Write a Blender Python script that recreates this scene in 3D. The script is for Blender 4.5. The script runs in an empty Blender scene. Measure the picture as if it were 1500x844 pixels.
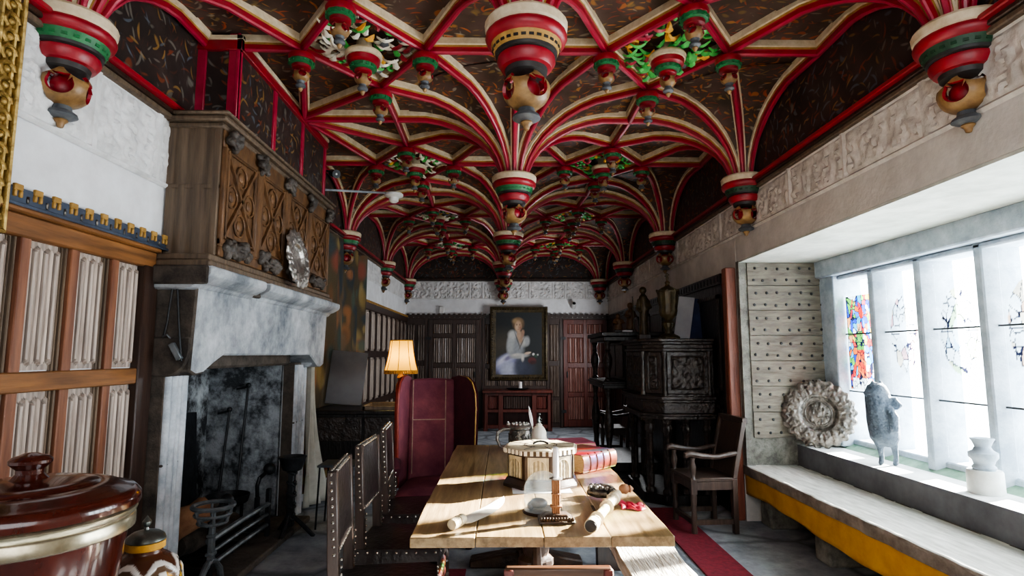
import bpy, math, random
from mathutils import Vector, Matrix
from mathutils import noise as mnoise
R = random.Random(7)
PI = math.pi
SC = bpy.context.scene
COL = SC.collection

# ---------------------------------------------------------------- colours and materials
def lin(h):
    h = h.lstrip('#')
    c = [int(h[i:i+2], 16)/255 for i in (0, 2, 4)]
    return tuple((x/12.92 if x <= .04045 else ((x+.055)/1.055)**2.4) for x in c)

def nodes(name):
    m = bpy.data.materials.new(name); m.use_nodes = True
    nt = m.node_tree
    return m, nt, nt.nodes['Principled BSDF'], nt.nodes['Material Output']

def pm(name, c1, c2=None, scale=6, rough=.6, bump=0, stretch=(1, 1, 1), metal=0, detail=6, bscale=None, spec=.5, coat=0, c3=None):
    m, nt, b, out = nodes(name)
    b.inputs['Roughness'].default_value = rough
    b.inputs['Metallic'].default_value = metal
    b.inputs['Specular IOR Level'].default_value = spec
    b.inputs['Coat Weight'].default_value = coat
    N = nt.nodes.new; L = nt.links.new
    tc = N('ShaderNodeTexCoord'); mp = N('ShaderNodeMapping')
    mp.inputs['Scale'].default_value = stretch
    L(tc.outputs['Object'], mp.inputs['Vector'])
    no = N('ShaderNodeTexNoise'); no.inputs['Scale'].default_value = scale; no.inputs['Detail'].default_value = detail
    no.inputs['Roughness'].default_value = .62
    L(mp.outputs[0], no.inputs['Vector'])
    cr = N('ShaderNodeValToRGB')
    cr.color_ramp.elements[0].position = .32; cr.color_ramp.elements[1].position = .68
    cr.color_ramp.elements[0].color = (*lin(c1), 1); cr.color_ramp.elements[1].color = (*lin(c2 or c1), 1)
    if c3:
        e = cr.color_ramp.elements.new(.5); e.color = (*lin(c3), 1)
    L(no.outputs['Fac'], cr.inputs[0]); L(cr.outputs[0], b.inputs['Base Color'])
    if bump:
        n2 = no
        if bscale:
            n2 = N('ShaderNodeTexNoise'); n2.inputs['Scale'].default_value = bscale; n2.inputs['Detail'].default_value = 5
            L(mp.outputs[0], n2.inputs['Vector'])
        bp = N('ShaderNodeBump'); bp.inputs['Strength'].default_value = min(1, bump); bp.inputs['Distance'].default_value = .02*max(1, bump)
        L(n2.outputs['Fac'], bp.inputs['Height']); L(bp.outputs[0], b.inputs['Normal'])
    return m

def wood(name, c1, c2, axis=2, scale=5, rough=.5, bump=.25, spec=.5, coat=0):
    st = [9, 9, 9]; st[axis] = .7
    return pm(name, c1, c2, scale, rough, bump, tuple(st), spec=spec, coat=coat)

def stone(name, c1, c2, mortar=None, bs=(1.6, 1.6, 3), rough=.9, bump=.8, scale=7, pos=(.36, .66)):
    """rubble stone: blotchy noise with darker joints between irregular blocks"""
    m, nt, b, out = nodes(name); N = nt.nodes.new; L = nt.links.new
    b.inputs['Roughness'].default_value = rough
    tc = N('ShaderNodeTexCoord'); no = N('ShaderNodeTexNoise'); no.inputs['Scale'].default_value = scale; no.inputs['Detail'].default_value = 9
    no.inputs['Roughness'].default_value = .7
    L(tc.outputs['Object'], no.inputs['Vector'])
    cr = N('ShaderNodeValToRGB'); cr.color_ramp.elements[0].position = pos[0]; cr.color_ramp.elements[1].position = pos[1]
    cr.color_ramp.elements[0].color = (*lin(c1), 1); cr.color_ramp.elements[1].color = (*lin(c2), 1)
    L(no.outputs['Fac'], cr.inputs[0]); col = cr.outputs[0]
    h = no.outputs['Fac']
    if mortar:
        mp = N('ShaderNodeMapping'); mp.inputs['Scale'].default_value = bs; L(tc.outputs['Object'], mp.inputs['Vector'])
        add = N('ShaderNodeMixRGB'); add.inputs[0].default_value = .08; L(mp.outputs[0], add.inputs[1]); L(no.outputs['Color'], add.inputs[2])
        vo = N('ShaderNodeTexVoronoi'); vo.feature = 'DISTANCE_TO_EDGE'; vo.inputs['Scale'].default_value = 2.2
        L(add.outputs[0], vo.inputs['Vector'])
        r2 = N('ShaderNodeValToRGB'); r2.color_ramp.elements[0].position = .0; r2.color_ramp.elements[1].position = .06
        L(vo.outputs['Distance'], r2.inputs[0])
        mx = N('ShaderNodeMixRGB'); mx.inputs[1].default_value = (*lin(mortar), 1)
        L(r2.outputs[0], mx.inputs[0]); L(col, mx.inputs[2]); col = mx.outputs[0]
        ad = N('ShaderNodeMath'); ad.operation = 'MULTIPLY_ADD'; ad.inputs[1].default_value = .6
        L(r2.outputs[0], ad.inputs[0]); L(h, ad.inputs[2]); h = ad.outputs[0]
    L(col, b.inputs['Base Color'])
    bp = N('ShaderNodeBump'); bp.inputs['Strength'].default_value = bump; bp.inputs['Distance'].default_value = .035
    L(h, bp.inputs['Height']); L(bp.outputs[0], b.inputs['Normal'])
    return m

def leafy(name, base, base2, strokes, scale=9, amount=.75):
    """dark painted boards strewn with small brush-stroke leaves (two interleaved layers)"""
    m, nt, b, out = nodes(name); N = nt.nodes.new; L = nt.links.new
    b.inputs['Roughness'].default_value = .55
    tc = N('ShaderNodeTexCoord')
    no = N('ShaderNodeTexNoise'); no.inputs['Scale'].default_value = 5; no.inputs['Detail'].default_value = 6; L(tc.outputs['Object'], no.inputs['Vector'])
    c0 = N('ShaderNodeValToRGB'); c0.color_ramp.elements[0].color = (*lin(base), 1); c0.color_ramp.elements[1].color = (*lin(base2), 1)
    c0.color_ramp.elements[0].position = .35; c0.color_ramp.elements[1].position = .7
    L(no.outputs['Fac'], c0.inputs[0]); col = c0.outputs[0]
    for lay in range(2):
        off = N('ShaderNodeVectorMath'); off.operation = 'ADD'; off.inputs[1].default_value = (lay*3.37, lay*1.91, lay*.53); L(tc.outputs['Object'], off.inputs[0])
        vo = N('ShaderNodeTexVoronoi'); vo.inputs['Scale'].default_value = scale*(1+.2*lay); L(off.outputs[0], vo.inputs['Vector'])
        df = N('ShaderNodeVectorMath'); df.operation = 'SUBTRACT'; L(off.outputs[0], df.inputs[0]); L(vo.outputs['Position'], df.inputs[1])
        sc = N('ShaderNodeVectorMath'); sc.operation = 'SCALE'; sc.inputs['Scale'].default_value = scale*(1+.2*lay); L(df.outputs[0], sc.inputs[0])
        an = N('ShaderNodeVectorMath'); an.operation = 'SCALE'; an.inputs['Scale'].default_value = 6.28; L(vo.outputs['Color'], an.inputs[0])
        ro = N('ShaderNodeVectorRotate'); ro.rotation_type = 'EULER_XYZ'; L(sc.outputs[0], ro.inputs['Vector']); L(an.outputs[0], ro.inputs['Rotation'])
        # bend the stroke a little: y += k * x^2
        sx = N('ShaderNodeSeparateXYZ'); L(ro.outputs[0], sx.inputs[0])
        q = N('ShaderNodeMath'); q.operation = 'MULTIPLY'; L(sx.outputs[0], q.inputs[0]); L(sx.outputs[0], q.inputs[1])
        q2 = N('ShaderNodeMath'); q2.operation = 'MULTIPLY_ADD'; q2.inputs[1].default_value = .5; L(q.outputs[0], q2.inputs[0]); L(sx.outputs[1], q2.inputs[2])
        cx = N('ShaderNodeCombineXYZ'); L(sx.outputs[0], cx.inputs[0]); L(q2.outputs[0], cx.inputs[1]); L(sx.outputs[2], cx.inputs[2])
        el = N('ShaderNodeVectorMath'); el.operation = 'MULTIPLY'; el.inputs[1].default_value = (1.15, 8.0, 1.9); L(cx.outputs[0], el.inputs[0])
        ln = N('ShaderNodeVectorMath'); ln.operation = 'LENGTH'; L(el.outputs[0], ln.inputs[0])
        mk = N('ShaderNodeMapRange'); mk.inputs[1].default_value = .55; mk.inputs[2].default_value = .95; mk.inputs[3].default_value = amount; mk.inputs[4].default_value = 0
        L(ln.outputs['Value'], mk.inputs[0])
        sp = N('ShaderNodeSeparateColor'); L(vo.outputs['Color'], sp.inputs[0])
        cr = N('ShaderNodeValToRGB'); cr.color_ramp.interpolation = 'CONSTANT'
        for i, c in enumerate(strokes):
            e = cr.color_ramp.elements[0] if i == 0 else cr.color_ramp.elements.new(i/len(strokes))
            e.color = (*lin(c), 1)
        L(sp.outputs[lay], cr.inputs[0])
        mx = N('ShaderNodeMixRGB'); L(mk.outputs[0], mx.inputs[0]); L(col, mx.inputs[1]); L(cr.outputs[0], mx.inputs[2]); col = mx.outputs[0]
    L(col, b.inputs['Base Color'])
    return m

def vcol(name, rough=.6, transparent=False, emit=0, bump=0):
    m, nt, b, out = nodes(name); N = nt.nodes.new; L = nt.links.new
    at = N('ShaderNodeAttribute'); at.attribute_name = 'Col'
    b.inputs['Roughness'].default_value = rough
    L(at.outputs['Color'], b.inputs['Base Color'])
    if transparent:
        t = N('ShaderNodeBsdfTransparent'); L(at.outputs['Color'], t.inputs['Color']); L(t.outputs[0], out.inputs['Surface'])
    if bump:
        tc = N('ShaderNodeTexCoord'); no = N('ShaderNodeTexNoise'); no.inputs['Scale'].default_value = 90; L(tc.outputs['Object'], no.inputs['Vector'])
        bp = N('ShaderNodeBump'); bp.inputs['Strength'].default_value = bump; bp.inputs['Distance'].default_value = .01
        L(no.outputs['Fac'], bp.inputs['Height']); L(bp.outputs[0], b.inputs['Normal'])
    return m

def glass(name, tint=(1, 1, 1), gloss=.06):
    m, nt, b, out = nodes(name); N = nt.nodes.new; L = nt.links.new
    t = N('ShaderNodeBsdfTransparent'); t.inputs['Color'].default_value = (*tint, 1)
    g = N('ShaderNodeBsdfGlossy'); g.inputs['Roughness'].default_value = .03
    f = N('ShaderNodeLayerWeight'); f.inputs['Blend'].default_value = gloss
    mp = N('ShaderNodeMath'); mp.operation = 'MULTIPLY'; mp.inputs[1].default_value = .5; L(f.outputs['Facing'], mp.inputs[0])
    mx = N('ShaderNodeMixShader'); L(mp.outputs[0], mx.inputs[0]); L(t.outputs[0], mx.inputs[1]); L(g.outputs[0], mx.inputs[2])
    res = mx.outputs[0]
    if gloss > .3:      # pale haze mixed in so the dome shows brighter
        d = N('ShaderNodeBsdfTranslucent'); d.inputs['Color'].default_value = (.85, .93, .96, 1); d2 = N('ShaderNodeBsdfDiffuse'); d2.inputs['Color'].default_value = (.85, .93, .96, 1)
        ad = N('ShaderNodeMixShader'); ad.inputs[0].default_value = .5; L(d.outputs[0], ad.inputs[1]); L(d2.outputs[0], ad.inputs[2])
        m2 = N('ShaderNodeMixShader'); m2.inputs[0].default_value = .14; L(res, m2.inputs[1]); L(ad.outputs[0], m2.inputs[2]); res = m2.outputs[0]
    L(res, out.inputs['Surface'])
    return m

def glow(name, c, strength, base=None):
    m, nt, b, out = nodes(name)
    b.inputs['Base Color'].default_value = (*lin(base or c), 1); b.inputs['Emission Color'].default_value = (*lin(c), 1)
    b.inputs['Emission Strength'].default_value = strength; b.inputs['Roughness'].default_value = .8
    return m

M = {}
M['red'] = pm('red_paint', '#7d1420', '#9c1d2a', 9, .4, .08)
M['red_deep'] = pm('deep_red_paint', '#6d0d19', '#8c1722', 9, .45, .08)
M['pink_red'] = pm('worn_red_paint', '#8e1a30', '#ad2e47', 7, .38, .08)
M['cream'] = pm('cream_paint', '#b9a584', '#dccdb0', 14, .6, .1)
M['ochre'] = pm('ochre_paint', '#8d6a30', '#b8904c', 14, .55, .1)
M['gold'] = pm('dull_gold', '#63482a', '#a07d4e', 12, .42, .15)
M['gilt'] = pm('gilt', '#6e5527', '#c4a662', 22, .36, .5, metal=.6)
M['green'] = pm('green_paint', '#15522f', '#2c7a45', 16, .5, .15)
M['dkgreen'] = pm('dark_green_paint', '#14301f', '#2a5236', 16, .5, .15)
M['black'] = pm('black_paint', '#1c1b1c', '#35322f', 12, .5, .1)
M['slate'] = pm('slate_grey_paint', '#3c4045', '#6a6e72', 12, .5, .1)
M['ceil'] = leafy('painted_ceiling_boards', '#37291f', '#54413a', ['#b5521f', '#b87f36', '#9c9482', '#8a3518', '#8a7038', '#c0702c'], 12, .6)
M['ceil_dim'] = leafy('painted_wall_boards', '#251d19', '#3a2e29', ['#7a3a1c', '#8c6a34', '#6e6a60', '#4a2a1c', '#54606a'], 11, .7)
M['plaster'] = pm('white_plaster', '#d9dadb', '#eef0f2', 5, .9, .15)
M['plaster_r'] = pm('cream_plaster', '#b9b5ae', '#d6d2ca', 4, .9, .2, bscale=30)
M['plaster_relief'] = pm('relief_plaster', '#b5aea4', '#dcd7ce', 9, .9, .25, bscale=40)
M['plaster_relief_w'] = pm('white_relief_plaster', '#c3c3c1', '#e9e9e8', 9, .9, .25, bscale=40)
M['soffit'] = pm('limewashed_soffit', '#a9aca2', '#cfd2c8', 4, .9, .3, bscale=18)
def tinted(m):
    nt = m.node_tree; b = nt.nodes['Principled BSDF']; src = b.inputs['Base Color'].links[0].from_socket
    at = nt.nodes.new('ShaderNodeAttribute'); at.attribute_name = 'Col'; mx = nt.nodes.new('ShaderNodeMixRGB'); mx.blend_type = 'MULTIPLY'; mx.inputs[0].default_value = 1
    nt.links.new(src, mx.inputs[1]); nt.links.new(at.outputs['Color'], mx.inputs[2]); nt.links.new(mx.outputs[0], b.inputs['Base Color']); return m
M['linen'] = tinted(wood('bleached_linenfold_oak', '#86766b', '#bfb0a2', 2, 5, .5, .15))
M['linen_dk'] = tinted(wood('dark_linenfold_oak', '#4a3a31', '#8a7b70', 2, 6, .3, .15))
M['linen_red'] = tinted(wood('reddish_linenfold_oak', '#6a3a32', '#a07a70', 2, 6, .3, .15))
M['oak_or'] = wood('orange_oak', '#5a3a20', '#8f6034', 1, 3, .5, .2)
M['oak_or_v'] = wood('orange_oak_upright', '#5f3a2a', '#8f5f44', 2, 3, .5, .2)
M['oak_dk'] = wood('dark_oak', '#241712', '#3d2a20', 2, 3, .4, .2)
M['oak_back'] = wood('back_wall_oak', '#2c1e18', '#46322a', 2, 3, .38, .2)
M['oak_red'] = wood('red_brown_oak', '#4a1f1a', '#6f352a', 2, 3, .4, .2)
M['oak_blk'] = pm('black_oak', '#0d0b0b', '#1e1a18', 9, .38, .35, (4, 4, 1.5), bscale=8)
M['oak_blk2'] = pm('blackened_carved_oak', '#1c1715', '#3a302b', 9, .33, .8, (1, 1, 1), bscale=26)
M['mantel_oak'] = pm('carved_brown_oak', '#4a3422', '#7a5838', 5, .5, .3, (3, 3, 1), bscale=24)
M['mantel_side'] = wood('grey_brown_oak', '#4a3d31', '#6f5d4a', 2, 4, .6, .2)
M['mantel_carved'] = pm('grey_carved_oak', '#2f2a26', '#5a524a', 9, .6, 1, bscale=24)
M['blue_board'] = pm('slate_blue_board', '#232c3a', '#4a5566', 5, .5, .1)
M['stone_white'] = stone('limewashed_stone', '#666d73', '#c6cbce', None, scale=2.6, bump=.8)
M['stone_jamb'] = stone('pale_jamb_stone', '#9aa1a8', '#d3d8dc', None, scale=6, bump=.4)
M['stone_dark'] = stone('sooty_stone', '#2e2925', '#645a50', None, scale=5)
M['stone_in'] = stone('hearth_rubble', '#3a3e42', '#b4babf', None, scale=5, bump=1, pos=(.42, .62))
M['stone_back'] = stone('blackened_hearth_rubble', '#2a2c2f', '#c0c5c8', None, scale=4, bump=1, pos=(.44, .64))
M['stone_rec'] = stone('recess_stone', '#55544d', '#8c8b82', None, scale=9, bump=.7)
M['mullion'] = stone('window_stone', '#8a97a3', '#b9c4cd', None, scale=5, bump=.3)
M['seat_stone'] = pm('worn_seat_stone', '#9d9a90', '#d2d0c8', 4, .75, .3, (6, 1, 1))
M['riser'] = pm('grey_riser', '#4c4d52', '#6c6e74', 4, .8, .2)
M['sill'] = pm('pale_sill', '#b9bcb8', '#e3e5e2', 5, .7, .2)
M['algae'] = pm('greenish_lime_sill', '#4d6f58', '#87a28c', 7, .7, .3)
M['valance'] = pm('mustard_cloth', '#a8761c', '#c8952f', 5, .85, .2, bscale=60)
M['floor'] = stone('grey_flagstone', '#71777e', '#a2a8ae', '#5c6166', (.7, .7, .7), scale=4, bump=.2)
M['runner'] = pm('crimson_carpet', '#5d0f20', '#7d1c2e', 30, .95, .3)
M['table'] = wood('worn_table_oak', '#6f5a3c', '#a98f68', 1, 3.2, .32, .2)
M['table_leg'] = pm('dark_carved_table_oak', '#2a1d15', '#4d392a', 8, .45, .6, bscale=18)
M['leather'] = pm('black_brown_leather', '#191412', '#332b29', 7, .3, .3, bscale=30)
M['chair_wood'] = wood('brown_black_oak', '#2c211c', '#4f4038', 2, 4, .4, .2)
M['stud'] = pm('polished_stud', '#9a948a', '#d8d2c6', 10, .22, 0, metal=.9)
M['velvet'] = pm('maroon_velvet', '#62283a', '#8a4a50', 5, .8, .2, bscale=50, c3='#743744')
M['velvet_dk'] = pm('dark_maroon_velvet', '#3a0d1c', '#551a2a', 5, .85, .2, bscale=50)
M['piping'] = pm('pale_piping', '#8f7468', '#b59a86', 20, .7)
M['trim_red'] = pm('rust_red_edge', '#6b1f12', '#8a2d1a', 8, .55, .1)
M['mahog'] = pm('polished_mahogany', '#260c07', '#4d1c11', 3, .18, .05, (3, 3, 1.2), coat=.4)
M['brass_band'] = pm('tarnished_band', '#8c8168', '#c9c0a6', 9, .24, .05, metal=.8)
M['pewter'] = pm('pewter', '#4c504e', '#80857f', 10, .3, .2, metal=.85)
M['silver'] = pm('chased_silver', '#8a8680', '#cbc6be', 18, .3, .35, metal=.8, bscale=46)
M['silver_dk'] = pm('tarnished_silver', '#4a4743', '#8f8a83', 18, .3, .5, metal=.85, bscale=44)
M['iron'] = pm('black_iron', '#17181a', '#303336', 12, .45, .3, metal=.3)
M['iron_grey'] = pm('grey_iron', '#4c5154', '#7d8386', 12, .4, .3, metal=.3)
M['log'] = pm('split_log', '#7a5136', '#b58660', 6, .85, .5)
M['bone'] = pm('carved_bone', '#bfae8a', '#e4d8ba', 16, .45, .5, bscale=30)
M['bone_w'] = pm('pale_bone', '#d7cdb9', '#f1eadc', 12, .4, .1)
M['dk_panel'] = pm('dark_inlay', '#2a1c12', '#4a3524', 14, .45, .2)
M['paper'] = pm('white_paper', '#d9d6d6', '#efecec', 12, .85)
M['book_tan'] = pm('tan_red_leather', '#6e3a2c', '#935846', 7, .42, .2)
M['book_pink'] = pm('pinkish_leather', '#8a3e50', '#a8586a', 7, .5, .1)
M['book_maroon'] = pm('maroon_leather', '#5d2a2c', '#7c4240', 7, .45, .15)
M['pages'] = pm('aged_pages', '#8f744c', '#b99d70', 30, .9, .3, (1, 1, 8))
M['dome_glass'] = glass('dome_glass', (.93, .96, .97), .5)
M['leaf_green'] = pm('bright_leaf_green', '#2f9a3c', '#5cc060', 16, .5, .15)
M['leaf_gold'] = pm('bright_leaf_gold', '#d08a20', '#eab848', 16, .5, .15)
M['leaf_white'] = pm('leaf_white', '#cfc8b4', '#f0ead8', 16, .5, .15)
M['seat_edge'] = pm('worn_stone_edge', '#5d5249', '#8d8378', 8, .85, .6, (6, 1, 1), bscale=25)
M['bone_t'] = tinted(pm('carved_bone_panel', '#b8a682', '#ddd0ae', 16, .45, .2, bscale=30))
M['oak_mid'] = wood('mid_brown_oak', '#3d281b', '#654630', 0, 3, .4, .2)
M['glass'] = glass('clear_glass', (.97, .98, 1))
M['pane'] = glass('window_glass', (.99, 1, 1))
M['lead'] = pm('lead_came', '#34383c', '#4c5256', 10, .5, metal=.3)
M['white_plastic'] = pm('white_plastic', '#d3d3cf', '#e4e4e0', 6, .45)
M['blue_dk'] = pm('dark_blue_cloth', '#101a36', '#1c2a50', 6, .8)
M['greyboard'] = pm('grey_white_board', '#8d8f93', '#a9abb0', 3, .35)
M['slateboard'] = pm('glossy_slate_board', '#4a4c50', '#67696d', 2, .3, .02)
M['plank'] = pm('weathered_plank', '#514c43', '#7f796c', 6, .8, .35, (1, 6, 6))
M['redpost'] = wood('red_brown_post', '#5d2f22', '#8c4f3a', 2, 3, .5, .25)
M['drape'] = pm('canvas_drape', '#a19d90', '#c9c6ba', 4, .9, .2)
M['fur'] = pm('blue_grey_carving', '#38434f', '#5f6c7a', 18, .75, .8, bscale=50)
M['gilt_dk'] = pm('tarnished_gilt', '#2a2418', '#574a30', 14, .4, .4, metal=.3)
M['vcol'] = vcol('oil_paint', .5)
M['tapestry'] = vcol('woven_tapestry', .95, bump=.6)
M['stained'] = vcol('stained_glass', transparent=True)
M['jug'] = vcol('enamelled_glaze', .2)
M['shade'] = glow('lamp_shade_cloth', '#ffd040', .75, '#8a6a18')
def translucent(m, c):
    nt = m.node_tree; b = nt.nodes['Principled BSDF']; t = nt.nodes.new('ShaderNodeBsdfTranslucent'); t.inputs['Color'].default_value = (*lin(c), 1)
    mx = nt.nodes.new('ShaderNodeMixShader'); mx.inputs[0].default_value = .6; nt.links.new(b.outputs[0], mx.inputs[1]); nt.links.new(t.outputs[0], mx.inputs[2]); nt.links.new(mx.outputs[0], nt.nodes['Material Output'].inputs['Surface'])
translucent(M['shade'], '#d8a828')
M['shade_dk'] = pm('amber_fringe', '#8a5a18', '#c98a2c', 20, .8)
M['lampwood'] = pm('turned_lamp_wood', '#6d3d1a', '#9a6230', 6, .3)
M['rough_bench'] = pm('bleached_bench_oak', '#8f8678', '#cfc8bc', 5, .75, .7, (8, 1, 8), bscale=9)

# ---------------------------------------------------------------- mesh builder
class MB:
    def __init__(s):
        s.v = []; s.f = []; s.m = []; s.c = []; s.M = Matrix()
    def add(s, vs, fs, mi=0):
        o = len(s.v)
        s.v += [s.M @ Vector(p) for p in vs]
        for k, f in enumerate(fs):
            s.f.append([o+i for i in f]); s.m.append(mi[k] if isinstance(mi, (list, tuple)) else mi)
        return s
    def box(s, x0, x1, y0, y1, z0, z1, mi=0):
        vs = [(x, y, z) for z in (z0, z1) for y in (y0, y1) for x in (x0, x1)]
        return s.add(vs, [(0, 2, 3, 1), (4, 5, 7, 6), (0, 1, 5, 4), (2, 6, 7, 3), (0, 4, 6, 2), (1, 3, 7, 5)], mi)
    def bar(s, a, b, w, d, mi=0, up=(0, 0, 1), w2=None, d2=None):
        a = Vector(a); b = Vector(b); t = (b-a).normalized(); up = Vector(up)
        x = t.cross(up)
        if x.length < 1e-4: x = t.cross(Vector((1, 0, 0)))
        x.normalize(); y = x.cross(t).normalized()
        vs = []
        for p, ww, dd in ((a, w, d), (b, w2 or w, d2 or d)):
            for sx, sy in ((-1, -1), (1, -1), (1, 1), (-1, 1)):
                vs.append(p + x*sx*ww/2 + y*sy*dd/2)
        return s.add(vs, [(0, 3, 2, 1), (4, 5, 6, 7), (0, 1, 5, 4), (1, 2, 6, 5), (2, 3, 7, 6), (3, 0, 4, 7)], mi)
    def lathe(s, prof, c=(0, 0, 0), n=20, mi=0, a0=0, a1=2*PI, clamp=None, sx=1, sy=1, lobes=None):
        full = abs(a1-a0-2*PI) < 1e-6
        na = n if full else n+1
        vs = []; fs = []; ms = []
        for k, (r, z) in enumerate(prof):
            for i in range(na):
                a = a0+(a1-a0)*i/n
                rr = r*(1+(lobes[1]*math.cos(lobes[0]*a) if lobes else 0))
                p = [c[0]+rr*math.cos(a)*sx, c[1]+rr*math.sin(a)*sy, c[2]+z]
                if clamp:
                    ax, sg, val = clamp
                    if (p[ax]-val)*sg < 0: p[ax] = val
                vs.append(p)
        for k in range(len(prof)-1):
            for i in range(n):
                j = (i+1) % na
                fs.append((k*na+i, k*na+j, (k+1)*na+j, (k+1)*na+i)); ms.append(mi[k] if isinstance(mi, (list, tuple)) else mi)
        if full:
            if prof[0][0] > 1e-5: fs.append(tuple(range(na-1, -1, -1))); ms.append(ms[0])
            if prof[-1][0] > 1e-5: fs.append(tuple((len(prof)-1)*na+i for i in range(na))); ms.append(ms[-1])
        return s.add(vs, fs, ms)
    def tube(s, pts, r, n=8, mi=0, closed=False):
        pts = [Vector(p) for p in pts]; m = len(pts)
        rs = r if isinstance(r, (list, tuple)) else [r]*m
        vs = []; fs = []; ref = None
        for i, p in enumerate(pts):
            a = pts[(i-1) % m] if (closed or i > 0) else p
            b = pts[(i+1) % m] if (closed or i < m-1) else p
            t = (b-a).normalized() if (b-a).length > 1e-9 else Vector((0, 0, 1))
            if ref is None:
                ref = t.orthogonal().normalized()
            x = (ref - t*ref.dot(t))
            x = x.normalized() if x.length > 1e-6 else t.orthogonal().normalized()
            ref = x; y = t.cross(x)
            for k in range(n):
                an = 2*PI*k/n
                vs.append(p + (x*math.cos(an)+y*math.sin(an))*rs[i])
        for i in range(m if closed else m-1):
            j = (i+1) % m
            for k in range(n):
                l = (k+1) % n
                fs.append((i*n+k, i*n+l, j*n+l, j*n+k))
        if not closed:
            fs.append(tuple(range(n-1, -1, -1))); fs.append(tuple((m-1)*n+k for k in range(n)))
        return s.add(vs, fs, mi)
    def prism(s, poly, z0, z1, mi=0, k=1.0, c=None):
        """2D polygon extruded along z; k scales the top about its centre"""
        n = len(poly)
        cx = sum(p[0] for p in poly)/n if c is None else c[0]; cy = sum(p[1] for p in poly)/n if c is None else c[1]
        vs = [(x, y, z0) for x, y in poly] + [(cx+(x-cx)*k, cy+(y-cy)*k, z1) for x, y in poly]
        fs = [tuple(range(n-1, -1, -1)), tuple(range(n, 2*n))] + [(i, (i+1) % n, n+(i+1) % n, n+i) for i in range(n)]
        return s.add(vs, fs, mi)
    def ball(s, c, r, n=12, mi=0, sc=(1, 1, 1)):
        pr = [(r*math.sin(PI*k/(n//2+1)), -r*math.cos(PI*k/(n//2+1))) for k in range(n//2+2)]
        pr[0] = (1e-6, -r); pr[-1] = (1e-6, r)
        vs0 = MB(); vs0.lathe(pr, n=n)
        return s.add([(c[0]+p[0]*sc[0], c[1]+p[1]*sc[1], c[2]+p[2]*sc[2]) for p in vs0.v], vs0.f, mi)
    def grid(s, nu, nv, fn, mi=0):
        vs = [fn(i/nu, j/nv) for j in range(nv+1) for i in range(nu+1)]
        w = nu+1
        return s.add(vs, [(j*w+i, j*w+i+1, (j+1)*w+i+1, (j+1)*w+i) for j in range(nv) for i in range(nu)], mi)
    def build(s, name, mats, parent=None, smooth=40, bevel=0, local=False, segs=1, solid=0, remesh=0, colors=None):
        me = bpy.data.meshes.new(name)
        vs = s.v
        if parent is not None and not local and parent.name in WM:
            inv = WM[parent.name].inverted(); vs = [inv @ p for p in vs]
        me.from_pydata([tuple(p) for p in vs], [], s.f)
        if isinstance(mats, str): mats = [mats]
        for k in mats: me.materials.append(M[k])
        if len(mats) > 1: me.polygons.foreach_set('material_index', s.m)
        me.polygons.foreach_set('use_smooth', [True]*len(me.polygons))
        me.update()
        if not colors and s.c and len(s.c) == len(s.v): colors = s.c
        if colors:
            ca = me.color_attributes.new('Col', 'FLOAT_COLOR', 'POINT')
            for i, c in enumerate(colors): ca.data[i].color = (*c, 1)
        me.set_sharp_from_angle(angle=math.radians(smooth))
        o = bpy.data.objects.new(name, me); COL.objects.link(o)
        if parent is not None: o.parent = parent
        if solid:
            md = o.modifiers.new('thick', 'SOLIDIFY'); md.thickness = solid; md.offset = -1
        if bevel:
            md = o.modifiers.new('edge', 'BEVEL'); md.width = bevel; md.segments = segs; md.limit_method = 'ANGLE'; md.angle_limit = math.radians(40)
        if remesh:
            md = o.modifiers.new('skin', 'REMESH'); md.mode = 'VOXEL'; md.voxel_size = remesh; md.use_smooth_shade = True
            md = o.modifiers.new('soft', 'SMOOTH'); md.iterations = 4; md.factor = .5
        return o

WM = {}
def tag(o, label=None, cat=None, group=None, kind=None):
    if label: o['label'] = label
    if cat: o['category'] = cat
    if group: o['group'] = group
    if kind: o['kind'] = kind
    return o
def thing(name, label, cat, loc=(0, 0, 0), rz=0, group=None):
    o = bpy.data.objects.new(name, None); COL.objects.link(o)
    o.empty_display_size = .1
    o.location = loc; o.rotation_euler = (0, 0, rz)
    WM[o.name] = Matrix.Translation(loc) @ Matrix.Rotation(rz, 4, 'Z')
    return tag(o, label, cat, group)
def struct(o): return tag(o, kind='structure')
KIDS = {}
def dup(root, loc, rz, label, group=None):
    r = root.copy(); COL.objects.link(r); r.location = loc; r.rotation_euler = (0, 0, rz); r['label'] = label
    if group: r['group'] = group
    for ch in [o for o in bpy.data.objects if o.parent == root]:
        c = ch.copy(); COL.objects.link(c); c.parent = r
        for g in [o for o in bpy.data.objects if o.parent == ch]:
            d = g.copy(); COL.objects.link(d); d.parent = c
    return r
def T(x, y, z, rz=0, rx=0, ry=0):
    return Matrix.Translation((x, y, z)) @ Matrix.Rotation(rz, 4, 'Z') @ Matrix.Rotation(ry, 4, 'Y') @ Matrix.Rotation(rx, 4, 'X')
def one(fn, *a, **k):
    m = MB(); fn(m, *a, **k); return m
def fbox(name, mats, parent, *boxes, **kw):
    m = MB()
    for b in boxes: m.box(*b)
    return m.build(name, mats, parent, **kw)

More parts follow.
